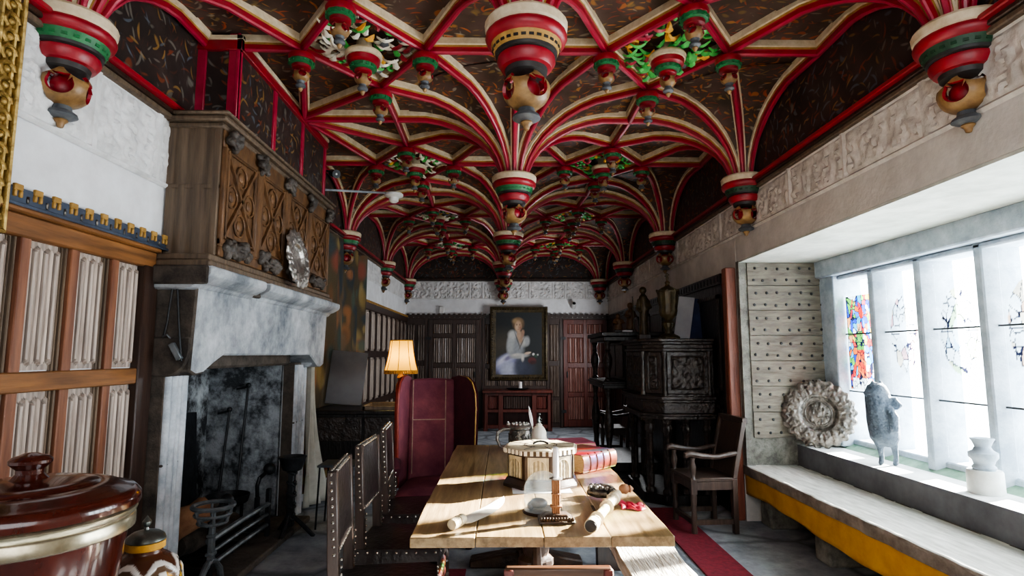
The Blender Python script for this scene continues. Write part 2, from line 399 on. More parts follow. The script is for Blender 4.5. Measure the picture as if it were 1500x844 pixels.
# ---------------------------------------------------------------- shared carved shapes
def linenfold(mb, org, du, w, z0, h, nrm, n=3, depth=.018, mi=0, ends=True):
    """one linenfold panel: vertical folded ridges with shaped ends, on the plane org + u*du, rising in z"""
    org = Vector(org); du = Vector(du).normalized(); nr = Vector(nrm).normalized()
    vl = [0, .02, .035, .05, .065, .085, .5, .915, .935, .95, .965, .98, 1]
    nu = n*16
    def prof(u):
        x = u*n % 1.0
        d = depth*(.25+.75*(math.sin(PI*x)**.6))
        d -= depth*.55*math.exp(-((x-.30)/.05)**2)+depth*.55*math.exp(-((x-.70)/.05)**2)
        return d
    vs = []; w_ = nu+1
    while len(mb.c) < len(mb.v): mb.c.append((1, 1, 1))
    for v in vl:
        for i in range(nu+1):
            u = i/nu; x = u*n % 1.0
            e = .03+.045*abs(math.sin(PI*x)) if ends else 0
            k = 1.0 if e < v < 1-e else 0.12
            d = prof(u)*k+.001
            if i in (0, nu): d = .001
            vs.append(org+du*(u*w)+nr*d+Vector((0, 0, z0+v*h)))
            g = 1-.85*math.exp(-((x-.30)/.035)**2)-.85*math.exp(-((x-.70)/.035)**2) if k > .5 else .8  # groove shade and ridge highlights painted into the vertex colour
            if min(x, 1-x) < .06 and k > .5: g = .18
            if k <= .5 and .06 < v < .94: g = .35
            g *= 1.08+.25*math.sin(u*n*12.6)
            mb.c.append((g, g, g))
    mb.add(vs, [(j*w_+i, j*w_+i+1, (j+1)*w_+i+1, (j+1)*w_+i) for j in range(len(vl)-1) for i in range(nu)], mi)

def swirl(x, y, seed=0):
    """scrollwork height 0..1 for plaster and carved reliefs"""
    h = 0
    for k in range(2):
        q = 5.3*(1+k*.8)
        cx = math.floor(x*q/2)*2/q+1/q; cy = math.floor(y*q/2)*2/q+1/q
        dx = (x-cx)*q; dy = (y-cy)*q
        r = math.hypot(dx, dy); a = math.atan2(dy, dx)
        sg = 1 if (int(math.floor(x*q/2))+int(math.floor(y*q/2))+seed) % 2 else -1
        h = max(h, (.5+.5*math.cos(r*9+sg*a*2+seed))*math.exp(-r*r*.9))
    n = mnoise.noise((x*14+seed, y*14, seed*1.7))
    n2 = mnoise.noise((x*34+seed, y*34, seed*.7))
    return max(0, min(1, .75*h+.35*n+.2*n2))

def relief(mb, org, du, length, z0, h, nrm, panels, seed=0, depth=.022, res=70, mi=0):
    """moulded plaster frieze: scroll panels between upright fillets"""
    org = Vector(org); du = Vector(du).normalized(); nr = Vector(nrm).normalized()
    nu = int(length*res); nv = max(8, int(h*res))
    def fn(u, v):
        x = u*length; y = v*h
        d = .003
        edge = min(y, h-y)
        if edge < .03: d = .022 if .008 < edge else .006
        else:
            inb = 9
            for p in panels: inb = min(inb, abs(x-p))
            if inb < .022: d = .02
            elif inb > .035 and edge > .035: d = .003+depth*1.3*swirl(x*1.5, y*1.5, seed)
        return org+du*x+nr*d+Vector((0, 0, z0+y))
    mb.grid(nu, nv, fn, mi)
# ================================================================ SETTING
LX, RX, BY, FY, CZ = -2.06, 2.2, 12.2, -2.2, 3.64
WX = 3.05              # window plane
# floor
fl = struct(fbox('floor', 'floor', None, (-2.9, 3.3, FY-.2, BY+.3, -.12, 0)))

# left wall (with the hearth opening)
wl = MB()
for b in ((LX-.25, LX, FY, 3.55, 0, 3.7), (LX-.25, LX, 3.55, 5.55, 1.6, 3.7), (LX-.25, LX, 5.55, BY, 0, 3.7)): wl.box(*b)
wall_l = struct(wl.build('wall_left', 'plaster'))
hb = MB()
hb.box(-2.95, -2.74, 3.3, 5.8, 0, 2.2, 1); hb.box(-2.74, LX-.02, 5.5, 5.8, 0, 2.2, 0); hb.box(-2.74, LX-.02, 3.3, 3.6, 0, 2.2, 0); hb.box(-2.74, LX-.02, 3.6, 5.5, 1.9, 2.2, 1)
hb.build('hearth_recess', ['stone_in', 'stone_back'], wall_l)

# painted boarding high on the walls, between the vault feet
def boarding(wall, x, y0, y1, nrm, nm='painted_boarding'):
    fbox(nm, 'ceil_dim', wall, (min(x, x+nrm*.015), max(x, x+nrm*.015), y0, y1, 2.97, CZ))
boarding(wall_l, LX, FY, BY, 1)
# left white plaster relief
m = MB(); relief(m, (LX, 2.2, 0), (0, 1, 0), 1.28, 2.5, .45, (1, 0, 0), [.1, .62, 1.15], 3, .022, 90); m.build('plaster_relief', 'plaster_relief_w', wall_l)
m = MB(); relief(m, (LX, 8.32, 0), (0, 1, 0), 3.85, 2.62, .36, (1, 0, 0), [.2, 1.1, 2.0, 2.9, 3.7], 5, .022, 40); m.build('plaster_relief', 'plaster_relief_w', wall_l)
# red-edged wall plates
def plate(n, x, y0, y1, s):
    mb = MB(); a, b = sorted((x, x+s*.09)); mb.box(a, b, y0, y1, 2.975, 3.005, 1); a, b = sorted((x, x+s*.06)); mb.box(a, b, y0, y1, 2.95, 2.975, 0); a, b = sorted((x, x+s*.045)); mb.box(a, b, y0, y1, 2.92, 2.95, 2)
    return struct(mb.build('trim_%d' % n, ['oak_dk', 'red', 'mantel_side'], bevel=.006))
plate(1, LX, FY, 3.66, 1); plate(2, LX, 5.62, BY, 1); plate(3, RX, FY, BY, -1)

# left panelling: rails, stiles, linenfold panels
mb = MB()
mb.box(LX, LX+.045, FY, 3.36, 1.99, 2.085, 0)
mb.box(LX, LX+.06, FY, 3.38, 2.085, 2.112, 0)
mb.build('panel_top_rail', ['oak_or'], wall_l, bevel=.008)
fbox('panel_middle_rail', 'oak_or', wall_l, (LX, LX+.04, FY, 3.31, 1.338, 1.425), bevel=.006)
fbox('panel_bottom_rail', 'oak_or', wall_l, (LX, LX+.04, FY, 3.31, .6, .69), (LX, LX+.05, FY, 3.31, 0, .12), bevel=.006)
pitch = .287
for k in range(-4, 4):
    y = 2.43+pitch*k - pitch
    y0 = y-.055 if k < 3 else 3.285
    st = MB()
    st.box(LX, LX+.032, y+.0, y+.055, .1, 1.995, 0)
    for q, w in ((-.012, .02), (-.03, .012), (-.044, .008)): st.box(LX, LX+w, y+q-.008, y+q+.005, .1, 1.995, 1)
    if y > 1.5: st.build('panel_stile', ['oak_or_v', 'mantel_side'], wall_l, bevel=.004)
    if y > 1.5 and k < 4:
        for z0, h in ((1.43, .56), (.695, .64), (.13, .46)):
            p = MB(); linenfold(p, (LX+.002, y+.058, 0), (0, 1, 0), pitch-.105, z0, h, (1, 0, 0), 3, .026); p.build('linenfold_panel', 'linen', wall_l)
fbox('panel_end_stile', 'oak_dk', wall_l, (LX, LX+.05, 3.25, 3.38, 0, 2.0), bevel=.006)
# blue crested board with gilt merlons
mb = MB(); mb.box(LX, LX+.035, FY, 3.47, 2.112, 2.195, 0); mb.box(LX, LX+.05, FY, 3.47, 2.112, 2.128, 0)
for k in range(22):
    y = 3.43-k*.105
    mb.box(LX+.03, LX+.046, y-.022, y+.022, 2.178, 2.205, 1); mb.box(LX+.03, LX+.046, y-.022, y-.008, 2.15, 2.178, 1); mb.box(LX+.03, LX+.046, y+.008, y+.022, 2.15, 2.178, 1)
    mb.box(LX+.03, LX+.042, y-.055, y-.043, 2.135, 2.165, 2)
mb.build('crested_board', ['blue_board', 'ochre', 'silver_dk'], wall_l, bevel=.003)
# far panelling on the left wall
mb = MB()
y = 8.42
fbox('panel_top_rail', 'oak_back', wall_l, (LX, LX+.05, 8.38, BY, 2.16, 2.27), bevel=.006)
mb = MB()
for k in range(36): mb.box(LX+.02, LX+.06, 8.4+k*.105, 8.45+k*.105, 2.27, 2.3)
mb.box(LX, LX+.05, 8.38, BY, 2.265, 2.28); mb.build('crested_board', 'ochre', wall_l)
fbox('panel_middle_rail', 'oak_back', wall_l, (LX, LX+.035, 8.38, BY, 1.45, 1.55), (LX, LX+.035, 8.38, BY, .7, .8), bevel=.005)
for k in range(9):
    y = 8.42+k*.42
    fbox('panel_stile', 'oak_back', wall_l, (LX, LX+.03, y, y+.09, 0, 2.18), bevel=.004)
    for z0, h in ((1.55, .61), (.8, .65), (.1, .6)):
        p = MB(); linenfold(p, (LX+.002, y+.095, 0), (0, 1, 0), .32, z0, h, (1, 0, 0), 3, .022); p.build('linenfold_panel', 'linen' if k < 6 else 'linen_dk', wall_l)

# right wall
wr = MB()
for b in ((RX, RX+1.1, FY, 1.75, 0, 3.7), (RX, RX+1.1, 1.75, 5.4, 2.373, 3.7), (RX, RX+1.1, 5.42, BY, 0, 3.7), (2.72, 3.3, 1.75, 5.42, 0, .68), (WX+.1, 3.3, 1.75, 5.42, .68, .74)): wr.box(*b)
wall_r = struct(wr.build('wall_right', 'plaster_r'))
boarding(wall_r, RX, FY, BY, -1)
fbox('recess_soffit', 'soffit', wall_r, (RX+.002, WX+.2, 1.75, 5.42, 2.355, 2.371))
m = MB(); relief(m, (RX, 1.9, 0), (0, 1, 0), 10.3, 2.6, .345, (-1, 0, 0), [.25+.72*k for k in range(14)], 2, .022, 60); m.build('plaster_relief', 'plaster_relief', wall_r)
fbox('recess_stone_end', 'stone_rec', wall_r, (RX+.06, 3.1, 5.385, 5.425, .43, 2.37), (RX, RX+.08, 5.36, 5.425, .43, 2.37))
fbox('recess_riser', 'riser', wall_r, (2.68, 2.722, 1.75, 5.39, .5, .682))
fbox('window_ledge', 'sill', wall_r, (2.681, 3.0, 1.75, 5.39, .672, .684))
mb = MB(); mb.add([(2.97, 1.75, .684), (3.12, 1.75, .76), (3.12, 5.39, .76), (2.97, 5.39, .684), (2.97, 1.75, .66), (3.12, 1.75, .66), (3.12, 5.39, .66), (2.97, 5.39, .66)], [(0, 3, 2, 1), (0, 1, 5, 4), (2, 3, 7, 6)])
mb.build('sloping_sill', 'algae', wall_r)
fbox('under_seat_wall', 'stone_dark', wall_r, (2.66, 2.73, 1.75, 5.42, 0, .5))
# dark panelling on the right wall beyond the window
fbox('dark_panelling', 'oak_blk', wall_r, (RX-.03, RX, 5.72, BY, 0, 2.24), bevel=.004)
mb = MB()
for k in range(9):
    for z0, z1 in ((.2, 1.0), (1.1, 2.1)):
        y = 5.8+k*.7; mb.box(RX-.045, RX-.03, y, y+.05, z0, z1); mb.box(RX-.045, RX-.03, y, y+.62, z1-.04, z1); mb.box(RX-.045, RX-.03, y, y+.62, z0, z0+.04)
mb.build('panel_moulding', 'oak_blk2', wall_r)
mb = MB(); mb.box(RX-.05, RX, 5.7, BY, 2.2, 2.3)
for k in range(60): mb.box(RX-.06, RX-.05, 5.75+k*.1, 5.80+k*.1, 2.22, 2.28)
mb.build('crested_board', 'oak_blk', wall_r)

# back wall
wb = fbox('wall_back', 'plaster', None, (-2.4, 2.5, BY, BY+.2, 0, 3.7)); struct(wb)
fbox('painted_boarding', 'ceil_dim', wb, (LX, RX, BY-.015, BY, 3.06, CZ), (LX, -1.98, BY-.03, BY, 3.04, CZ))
fbox('boarding_rail', 'oak_dk', wb, (LX, RX, BY-.06, BY, 3.04, 3.09), bevel=.005)
m = MB(); relief(m, (LX, BY, 0), (1, 0, 0), 4.26, 2.64, .4, (0, -1, 0), [.55, 1.35, 1.62, 2.05, 2.6, 3.1, 3.36, 3.8], 9, .03, 70); m.build('plaster_relief', 'plaster_relief_w', wb)
fbox('oak_backing', 'oak_back', wb, (LX, RX, BY-.03, BY, 0, 2.26))
mb = MB(); mb.box(LX, RX, BY-.06, BY, 2.24, 2.32, 0)
for k in range(40): mb.box(LX+.03+k*.107, LX+.085+k*.107, BY-.075, BY-.05, 2.3, 2.345, 0); mb.box(LX+.06+k*.107, LX+.08+k*.107, BY-.068, BY-.05, 2.255, 2.275, 1)
mb.build('crested_board', ['oak_dk', 'silver_dk'], wb)
def backpanels(x0, x1, rows, n, mt, par, folds=3, y=BY-.03):
    w = (x1-x0)/n
    for k in range(n):
        for z0, z1 in rows:
            p = MB(); linenfold(p, (x0+k*w+.03, y-.006, 0), (1, 0, 0), w-.06, z0, z1-z0, (0, -1, 0), folds, .028, ends=False)
            p.build('linenfold_panel', mt, par)
rowsA = [(1.36, 2.12), (.62, 1.26), (.1, .55)]
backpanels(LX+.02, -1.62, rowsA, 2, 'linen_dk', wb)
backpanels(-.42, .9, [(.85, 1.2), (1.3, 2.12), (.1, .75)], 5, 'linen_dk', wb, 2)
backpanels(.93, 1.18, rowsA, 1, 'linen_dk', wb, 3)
mb = MB()
for x in (-1.62, -.5, -.42, .92, 1.2): mb.box(x-.03, x+.03, BY-.055, BY-.03, 0, 2.25)
mb.build('panel_stile', 'oak_back', wb, bevel=.005)
# two panelled doors in the back wall
def door(n, x0, x1, mt, pan, handle_x):
    d = MB(); y1 = BY-.03; y0 = y1-.035
    cols = [x0, x0+.09, (x0+x1)/2-.04, (x0+x1)/2+.04, x1-.09, x1]
    for a, b in ((0, 1), (2, 3), (4, 5)): d.box(cols[a], cols[b], y0, y1, .02, 2.22)
    for a, b in ((.02, .16), (.62, .72), (1.22, 1.32), (1.84, 1.93), (2.12, 2.22)): d.box(x0, x1, y0+.004, y1, a, b)
    o = struct(d.build('door_%d' % n, mt, bevel=.006))
    for a, b in ((1, 2), (3, 4)):
        for z0, z1 in ((.16, .62), (.72, 1.22), (1.32, 1.84), (1.93, 2.12)):
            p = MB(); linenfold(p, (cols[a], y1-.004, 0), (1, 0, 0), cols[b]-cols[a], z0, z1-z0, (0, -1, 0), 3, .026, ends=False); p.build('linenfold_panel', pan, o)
    fbox('door_handle', 'iron', o, (handle_x-.012, handle_x+.012, y0-.03, y0, 1.02, 1.14), bevel=.004)
    fbox('hinge', 'iron', o, (x0-.05, x0+.05, y0-.012, y0, .3, .36), (x0-.05, x0+.05, y0-.012, y0, 1.8, 1.86))
door(1, -1.56, -.5, 'oak_back', 'linen_dk', -.6)
door(2, 1.24, 2.16, 'oak_red', 'linen_red', 1.32)
# wall behind the camera
wf = struct(fbox('wall_front', 'plaster', None, (-2.4, 3.3, FY-.2, FY, 0, 3.7)))

# ---------------------------------------------------------------- window
win = MB()
def mull(y0, y1):
    x0, x1 = WX-.06, WX+.16
    win.add([(x0, (y0+y1)/2-.03, .70), (x0, (y0+y1)/2+.03, .70), (x0+.09, y1, .70), (x1, y1, .70), (x1, y0, .70), (x0+.09, y0, .70),
             (x0, (y0+y1)/2-.03, 2.36), (x0, (y0+y1)/2+.03, 2.36), (x0+.09, y1, 2.36), (x1, y1, 2.36), (x1, y0, 2.36), (x0+.09, y0, 2.36)],
            [(i, (i+1) % 6, 6+(i+1) % 6, 6+i) for i in range(6)])
LIGHTS = [(4.766, 5.13), (4.214, 4.578), (3.656, 4.053), (3.12, 3.51), (2.58, 2.97), (2.04, 2.43)]
edges = [5.42]
for a, b in LIGHTS: edges += [b, a]
edges += [1.75]
for i in range(0, len(edges), 2):
    if i == 0: win.box(WX-.1, WX+.16, edges[1], 5.42, .7, 2.36)
    elif i == len(edges)-2: win.box(WX-.1, WX+.16, 1.75, edges[i], .7, 2.36)
    else: mull(edges[i+1], edges[i])
window = struct(win.build('window_1', 'mullion', bevel=.008))
fbox('window_head', 'mullion', window, (WX-.14, WX+.16, 1.75, 5.42, 2.2, 2.362), (WX-.06, WX+.16, 1.75, 5.42, 2.16, 2.2), bevel=.012)
fbox('window_foot', 'mullion', window, (WX-.0, WX+.16, 1.75, 5.42, .66, .765), bevel=.01)
for i, (a, b) in enumerate(LIGHTS):
    mb = MB(); mb.box(WX+.01, WX+.014, a, b, .765, 2.165)
    mb.build('window_pane', 'pane', window)
    mb = MB()
    for z in (1.18, 1.675): mb.box(WX-.01, WX+.004, a-.02, b+.02, z-.006, z+.006)
    mb.build('saddle_bar', 'lead', window)
    mb = MB()
    for k in range(24): mb.box(WX-.005, WX+.006, a-.004, a+.004+.006*(k % 2), .8+k*.056, .83+k*.056)
    mb.build('lead_edge', 'lead', window)
# stained glass
def voro(pts, x, y):
    ds = sorted(((x-p[0])**2*2.2+(y-p[1])**2, i) for i, p in enumerate(pts)); return ds[0][1], math.sqrt(ds[1][0])-math.sqrt(ds[0][0])
def stained(y0, y1, z0, z1, npts, pal, nu, nv, seed, mask=None, bg=(1, 1, 1)):
    rr = random.Random(seed); w = y1-y0; h = z1-z0
    pts = [(rr.random()*w, rr.random()*h) for _ in range(npts)]; pc = [rr.choice(pal) for _ in pts]
    cols = []; mb = MB()
    mb.grid(nu, nv, lambda u, v: (WX+.002, y1-u*w, z0+v*h))
    for j in range(nv+1):
        for i in range(nu+1):
            u, v = i/nu, j/nv; k, e = voro(pts, u*w, v*h); c = lin(pc[k])
            if e < .006 or min(u, 1-u)*w < .008 or abs(v-.5) < .005: c = (.015, .015, .03)
            if mask and not mask(u, v): c = bg
            cols.append(c)
    return mb, cols
pal = ['#1d3fae', '#2f6fd0', '#d1281c', '#e2631e', '#c22a38', '#e7b63a', '#5fae3c', '#e8e6e0', '#2aa3c0', '#d98a55', '#e8e6e0', '#243a9a']
def figure_mask(u, v): return True
mb, cs = stained(4.78, 5.12, 1.2, 2.005, 150, pal, 56, 130, 4)
# a robed figure in the middle of the light: red and green robe, golden niche
for j in range(131):
    for i in range(57):
        u, v = i/56, j/130; k = j*57+i
        if max(cs[k]) < .04: continue
        d = abs(u-.5)
        if .12 < v < .62 and d < .13+.1*(.62-v): cs[k] = lin(['#d84a1c', '#c9301c', '#e06a2a'][int(v*19+u*5) % 3]) if v < .42 else lin('#5a9a3a')
        elif .62 <= v < .7 and d < .08: cs[k] = lin('#e0a070')
        elif v < .12 and d < .4: cs[k] = lin('#eae6da')
tag(mb.build('stained_glass_panel', 'stained', window, colors=cs), 'stained glass with a robed figure')
pal2 = ['#f4f4f0', '#f6f6f4', '#f0b8b4', '#f2f0e8', '#f8f8f6', '#f8f8f6', '#f0dcc0', '#f6f6f6']
for (a, b), seed, p2 in (((4.23, 4.56), 6, pal2), ((3.67, 4.04), 8, ['#f6f6f2', '#cfe6b0', '#f2f2ee', '#c0dce8', '#f6f6f2', '#f0ecc0', '#f6f6f2']), ((3.14, 3.49), 11, ['#f6f6f2', '#f0c0a0', '#f2f2ee', '#f6f6f2', '#f2dcc0'])):
    mb, cs = stained(a, b, 1.33, 1.98, 46, p2, 44, 70, seed, lambda u, v: .08 < ((u-.5)/.5)**2+((v-.5)/.5)**2 < .8)
    mb.build('roundel_glass', 'stained', window, colors=cs)

# ---------------------------------------------------------------- ceiling
YS = [2.58, 4.96, 7.35, 9.75, 12.02]
XC = [.103, .088, .055, .0, -.012]
XR = [2.17, 2.12, 2.07, 2.05, 2.0]
XL = [-2.03, -2.0, -2.03, -2.03, -2.02]
ZR = 3.02; ZC = 3.62; R0 = .07; R1 = .93
ceil = struct(fbox('ceiling', 'ceil', None, (LX-.3, RX+1.1, FY-.2, BY+.2, CZ, CZ+.1)))
def prof(k):      # quarter-ellipse trumpet
    a = k*PI/2
    return R1-(R1-R0)*math.cos(a), ZR+(ZC-ZR)*math.sin(a)
NP = 9
webp = [prof(k/NP) for k in range(NP+1)]
# make the profile concave from below: radius grows slowly first
webp = [(R1-(R1-R0)*math.cos(k/NP*PI/2), ZR-.02+(ZC+.03-ZR)*math.sin(k/NP*PI/2)) for k in range(NP+1)]
for i, y in enumerate(YS):
    mb = MB(); mb.lathe(webp, (XC[i], y, 0), 32, clamp=(1, -1, BY-.02)); mb.build('vault_web', 'ceil', ceil)
    for s, x in (('L', XL[i]), ('R', XR[i])):
        if s == 'L' and i == 1: continue
        mb = MB(); cl = (0, 1, LX+.005) if s == 'L' else (0, -1, RX-.005)
        mb.lathe(webp, (x, y, 0), 32, clamp=cl)
        if i == 4:
            for p in mb.v: p.y = min(p.y, BY-.02)
        mb.build('vault_web', 'ceil', ceil)
RIBP = [(-.052, .02), (-.052, -.040), (-.036, -.044), (-.036, -.058), (-.026, -.062), (-.023, -.092), (-.012, -.104), (.012, -.104), (.023, -.092), (.026, -.062), (.036, -.058), (.036, -.044), (.052, -.040), (.052, .02)]
RIBP = [(w*.78, (d+.012 if d > -.05 else d+.008)*.82 if d < 0 else d) for w, d in RIBP]
RIBM = [0, 0, 1, 2, 2, 3, 3, 3, 2, 2, 1, 0, 0]
def sweep(mb, path, side):
    """path: points; side: horizontal unit vector across the rib"""
    n = len(path); vs = []; fs = []; ms = []; q = len(RIBP)
    for i, p in enumerate(path):
        p = Vector(p); a = Vector(path[max(0, i-1)]); b = Vector(path[min(n-1, i+1)])
        t = (b-a).normalized(); nn = side.cross(t).normalized()
        if nn.z < 0: nn = -nn
        if abs(t.z) > .999: nn = Vector((0, 0, 1))
        UP = upv(p, t, side)
        kk = 1 if n < 4 else .62+.38*min(1, i/5)
        for w, d in RIBP: vs.append(p+side*w*kk+UP*(d*(kk if d < 0 else 1)))
    for i in range(n-1):
        for k in range(q-1):
            fs.append((i*q+k, i*q+k+1, (i+1)*q+k+1, (i+1)*q+k)); ms.append(RIBM[k])
    fs.append(tuple(range(q))); ms.append(3); fs.append(tuple((n-1)*q+k for k in range(q-1, -1, -1))); ms.append(3)
    mb.add(vs, fs, ms)
def upv(p, t, side):
    u = side.cross(t)
    return u.normalized()
def rib(name, c, tgt, curved=True, zt=None):
    """a rib that springs from the trumpet at c and flattens out towards tgt (plan points)"""
    c = Vector((c[0], c[1], 0)); e = Vector((tgt[0], tgt[1], 0)); d = e-c; L = d.length; d.normalize()
    side = Vector((0, 0, 1)).cross(d)            # across the rib; side x tangent points up/inwards
    zt = zt or ZC
    path = []
    if curved:
        for k in range(NP+1):
            r, z = webp[k]
            if r < L: path.append(c+d*r+Vector((0, 0, min(z, ZC))))
        path.append(c+d*L+Vector((0, 0, zt)))
    else:
        path = [c+Vector((0, 0, zt)), e+Vector((0, 0, zt))]
    mb = MB(); sweep(mb, [tuple(p) for p in path], -side if side.cross(d).z < 0 else side)
    return mb.build(name, ['cream', 'ochre', 'red', 'pink_red'], ceil, smooth=30)
BOXX = -1.78
def corner(i, s):
    return (XC[i], YS[i]) if s == 'C' else ((XL[i] if s == 'L' else XR[i]), YS[i])
DX, DY = .42, .56
BAYS = []
for i in range(-1, 4):
    for s in ('L', 'R'):
        ya = YS[i] if i >= 0 else YS[0]-2.38; yb = YS[i+1]
        xw = [XL, XR][s == 'R']; i0 = max(i, 0)
        cx = ((XC[i0]+XC[i+1])/2 + (xw[i0]+xw[i+1])/2)/2; cy = (ya+yb)/2
        sg = -1 if s == 'L' else 1
        Fv, Bv, Iv, Ov = (cx, cy-DY), (cx, cy+DY), (cx-sg*DX, cy), (cx+sg*DX, cy)
        cmid = ((XC[i0]+XC[i+1])/2, cy); wmid = ((LX+.03) if s == 'L' else (RX-.03), cy)
        if i >= 0: BAYS.append((i, s, cx, cy, Fv, Bv, Iv, Ov))
        for row, vv, end in ((i, Fv, 0), (i+1, Bv, 1)):
            if row < 0: continue
            C = corner(row, 'C'); W = corner(row, s)
            blk = (s == 'L' and row == 1)
            rib('diagonal_rib', C, Iv); rib('diagonal_rib', C, vv)
            if blk:
                bp_ = (BOXX+.03, YS[1]+(-.05 if end else .05))
                rib('diagonal_rib', bp_, Ov, False); rib('diagonal_rib', bp_, vv, False)
            else:
                rib('diagonal_rib', W, Ov); rib('diagonal_rib', W, vv)
                rib('longitudinal_rib', ((LX+.06) if s == 'L' else (RX-.06), W[1]), wmid) if not (s == 'L' and i in (0, 1)) else None
                if s == 'L' and i == 0: rib('longitudinal_rib', (LX+.06, W[1]), (LX+.06, 3.7))
                if s == 'L' and i == 1: rib('longitudinal_rib', (LX+.06, W[1]), (LX+.06, 5.65))
            if s == 'L': rib('longitudinal_rib', C, cmid)
        if i >= 0:
            for a, b in ((Fv, Iv), (Iv, Bv), (Bv, Ov), (Ov, Fv)): rib('diamond_rib', a, b, False)
            rib('ridge_rib', Iv, cmid, False)
            rib('ridge_rib', Ov, wmid if not (s == 'L' and i == 0) else (BOXX, cy-.02), False)
        # ridge towards the next bay and the transverse arch
        rib('ridge_rib', Bv, (cx, yb), False)
        if i+1 < 4: rib('ridge_rib', (cx, yb), ((XC[i+1]+XC[i+2])/2*.5+(xw[i+1]+xw[i+2])/4, (YS[i+1]+YS[i+2])/2-DY), False)
        rib('transverse_rib', corner(i+1, 'C'), (cx, yb-.0 if i+1 < 4 else yb))
        if s == 'L' and i+1 == 1: rib('transverse_rib', (BOXX+.01, yb), (cx, yb), False)
        else: rib('transverse_rib', corner(i+1, s), (cx, yb))

# painted box of the chimney flue above the overmantel
mb = MB(); mb.box(LX-.02, BOXX, 3.72, 5.58, 2.95, CZ, 0)
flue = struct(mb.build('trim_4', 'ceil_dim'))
mb = MB()
for y in (3.72, 4.33, 4.95, 5.58): mb.box(BOXX-.005, BOXX+.014, y-.028, y+.028, 3.0, CZ)
mb.box(BOXX-.06, BOXX+.014, 3.70, 3.722, 2.96, CZ); mb.box(LX, LX+.07, 3.70, 3.722, 2.96, CZ)
mb.build('red_upright', 'pink_red', flue, bevel=.003)
mb = MB()
mb.box(BOXX-.005, BOXX+.03, 3.69, 5.6, CZ-.12, CZ-.05, 0); mb.box(LX, BOXX+.03, 3.69, 3.725, CZ-.12, CZ-.05, 0)
mb.box(BOXX-.005, BOXX+.04, 3.68, 5.6, CZ-.05, CZ-.02, 1); mb.box(LX, BOXX+.04, 3.68, 3.725, CZ-.05, CZ-.02, 1)
mb.box(BOXX-.005, BOXX+.03, 3.7, 5.6, 2.985, 3.015, 0)
mb.build('red_cornice', ['red', 'cream'], flue, bevel=.004)

# ---------------------------------------------------------------- hanging carved pendants
def cage(mb, c, r, holes, ha, mo, mi_, n=3, clamp=None, sc=1.0):
    import bmesh
    bm = bmesh.new(); bmesh.ops.create_icosphere(bm, subdivisions=n, radius=1)
    hv = [Vector(h).normalized() for h in holes]; ch = math.cos(ha)
    # snap vertices near the hole rims on to the rims
    for v in bm.verts:
        d = v.co.normalized()
        for h in hv:
            ang = d.angle(h)
            if abs(ang-ha) < .16:
                ax = h.cross(d)
                if ax.length > 1e-5: d = Matrix.Rotation(ha, 3, ax.normalized()) @ h
        v.co = d
    kill = [f for f in bm.faces if any(f.calc_center_median().normalized().dot(h) > ch+.002 for h in hv)]
    bmesh.ops.delete(bm, geom=kill, context='FACES')
    bm.verts.index_update(); bm.verts.ensure_lookup_table()
    out = [tuple(Vector(c)+v.co*r*Vector((1, 1, sc)).x if False else (c[0]+v.co.x*r, c[1]+v.co.y*r, c[2]+v.co.z*r*sc)) for v in bm.verts]
    fo = [tuple(v.index for v in f.verts) for f in bm.faces]
    k = .86; nv = len(out)
    inn = [(c[0]+v.co.x*r*k, c[1]+v.co.y*r*k, c[2]+v.co.z*r*sc*k) for v in bm.verts]
    fi = [tuple(nv+i for i in reversed(f)) for f in fo]
    fr = [(e.verts[0].index, e.verts[1].index, nv+e.verts[1].index, nv+e.verts[0].index) for e in bm.edges if len(e.link_faces) == 1]
    bm.free()
    mb.add(out+inn, fo+fi+fr, [mo]*len(fo)+[mi_]*len(fi)+[mi_]*len(fr))
def clampmb(mb, cl):
    if cl:
        for p in mb.v:
            for ax, sg, val in cl:
                if (p[ax]-val)*sg < 0: p[ax] = val
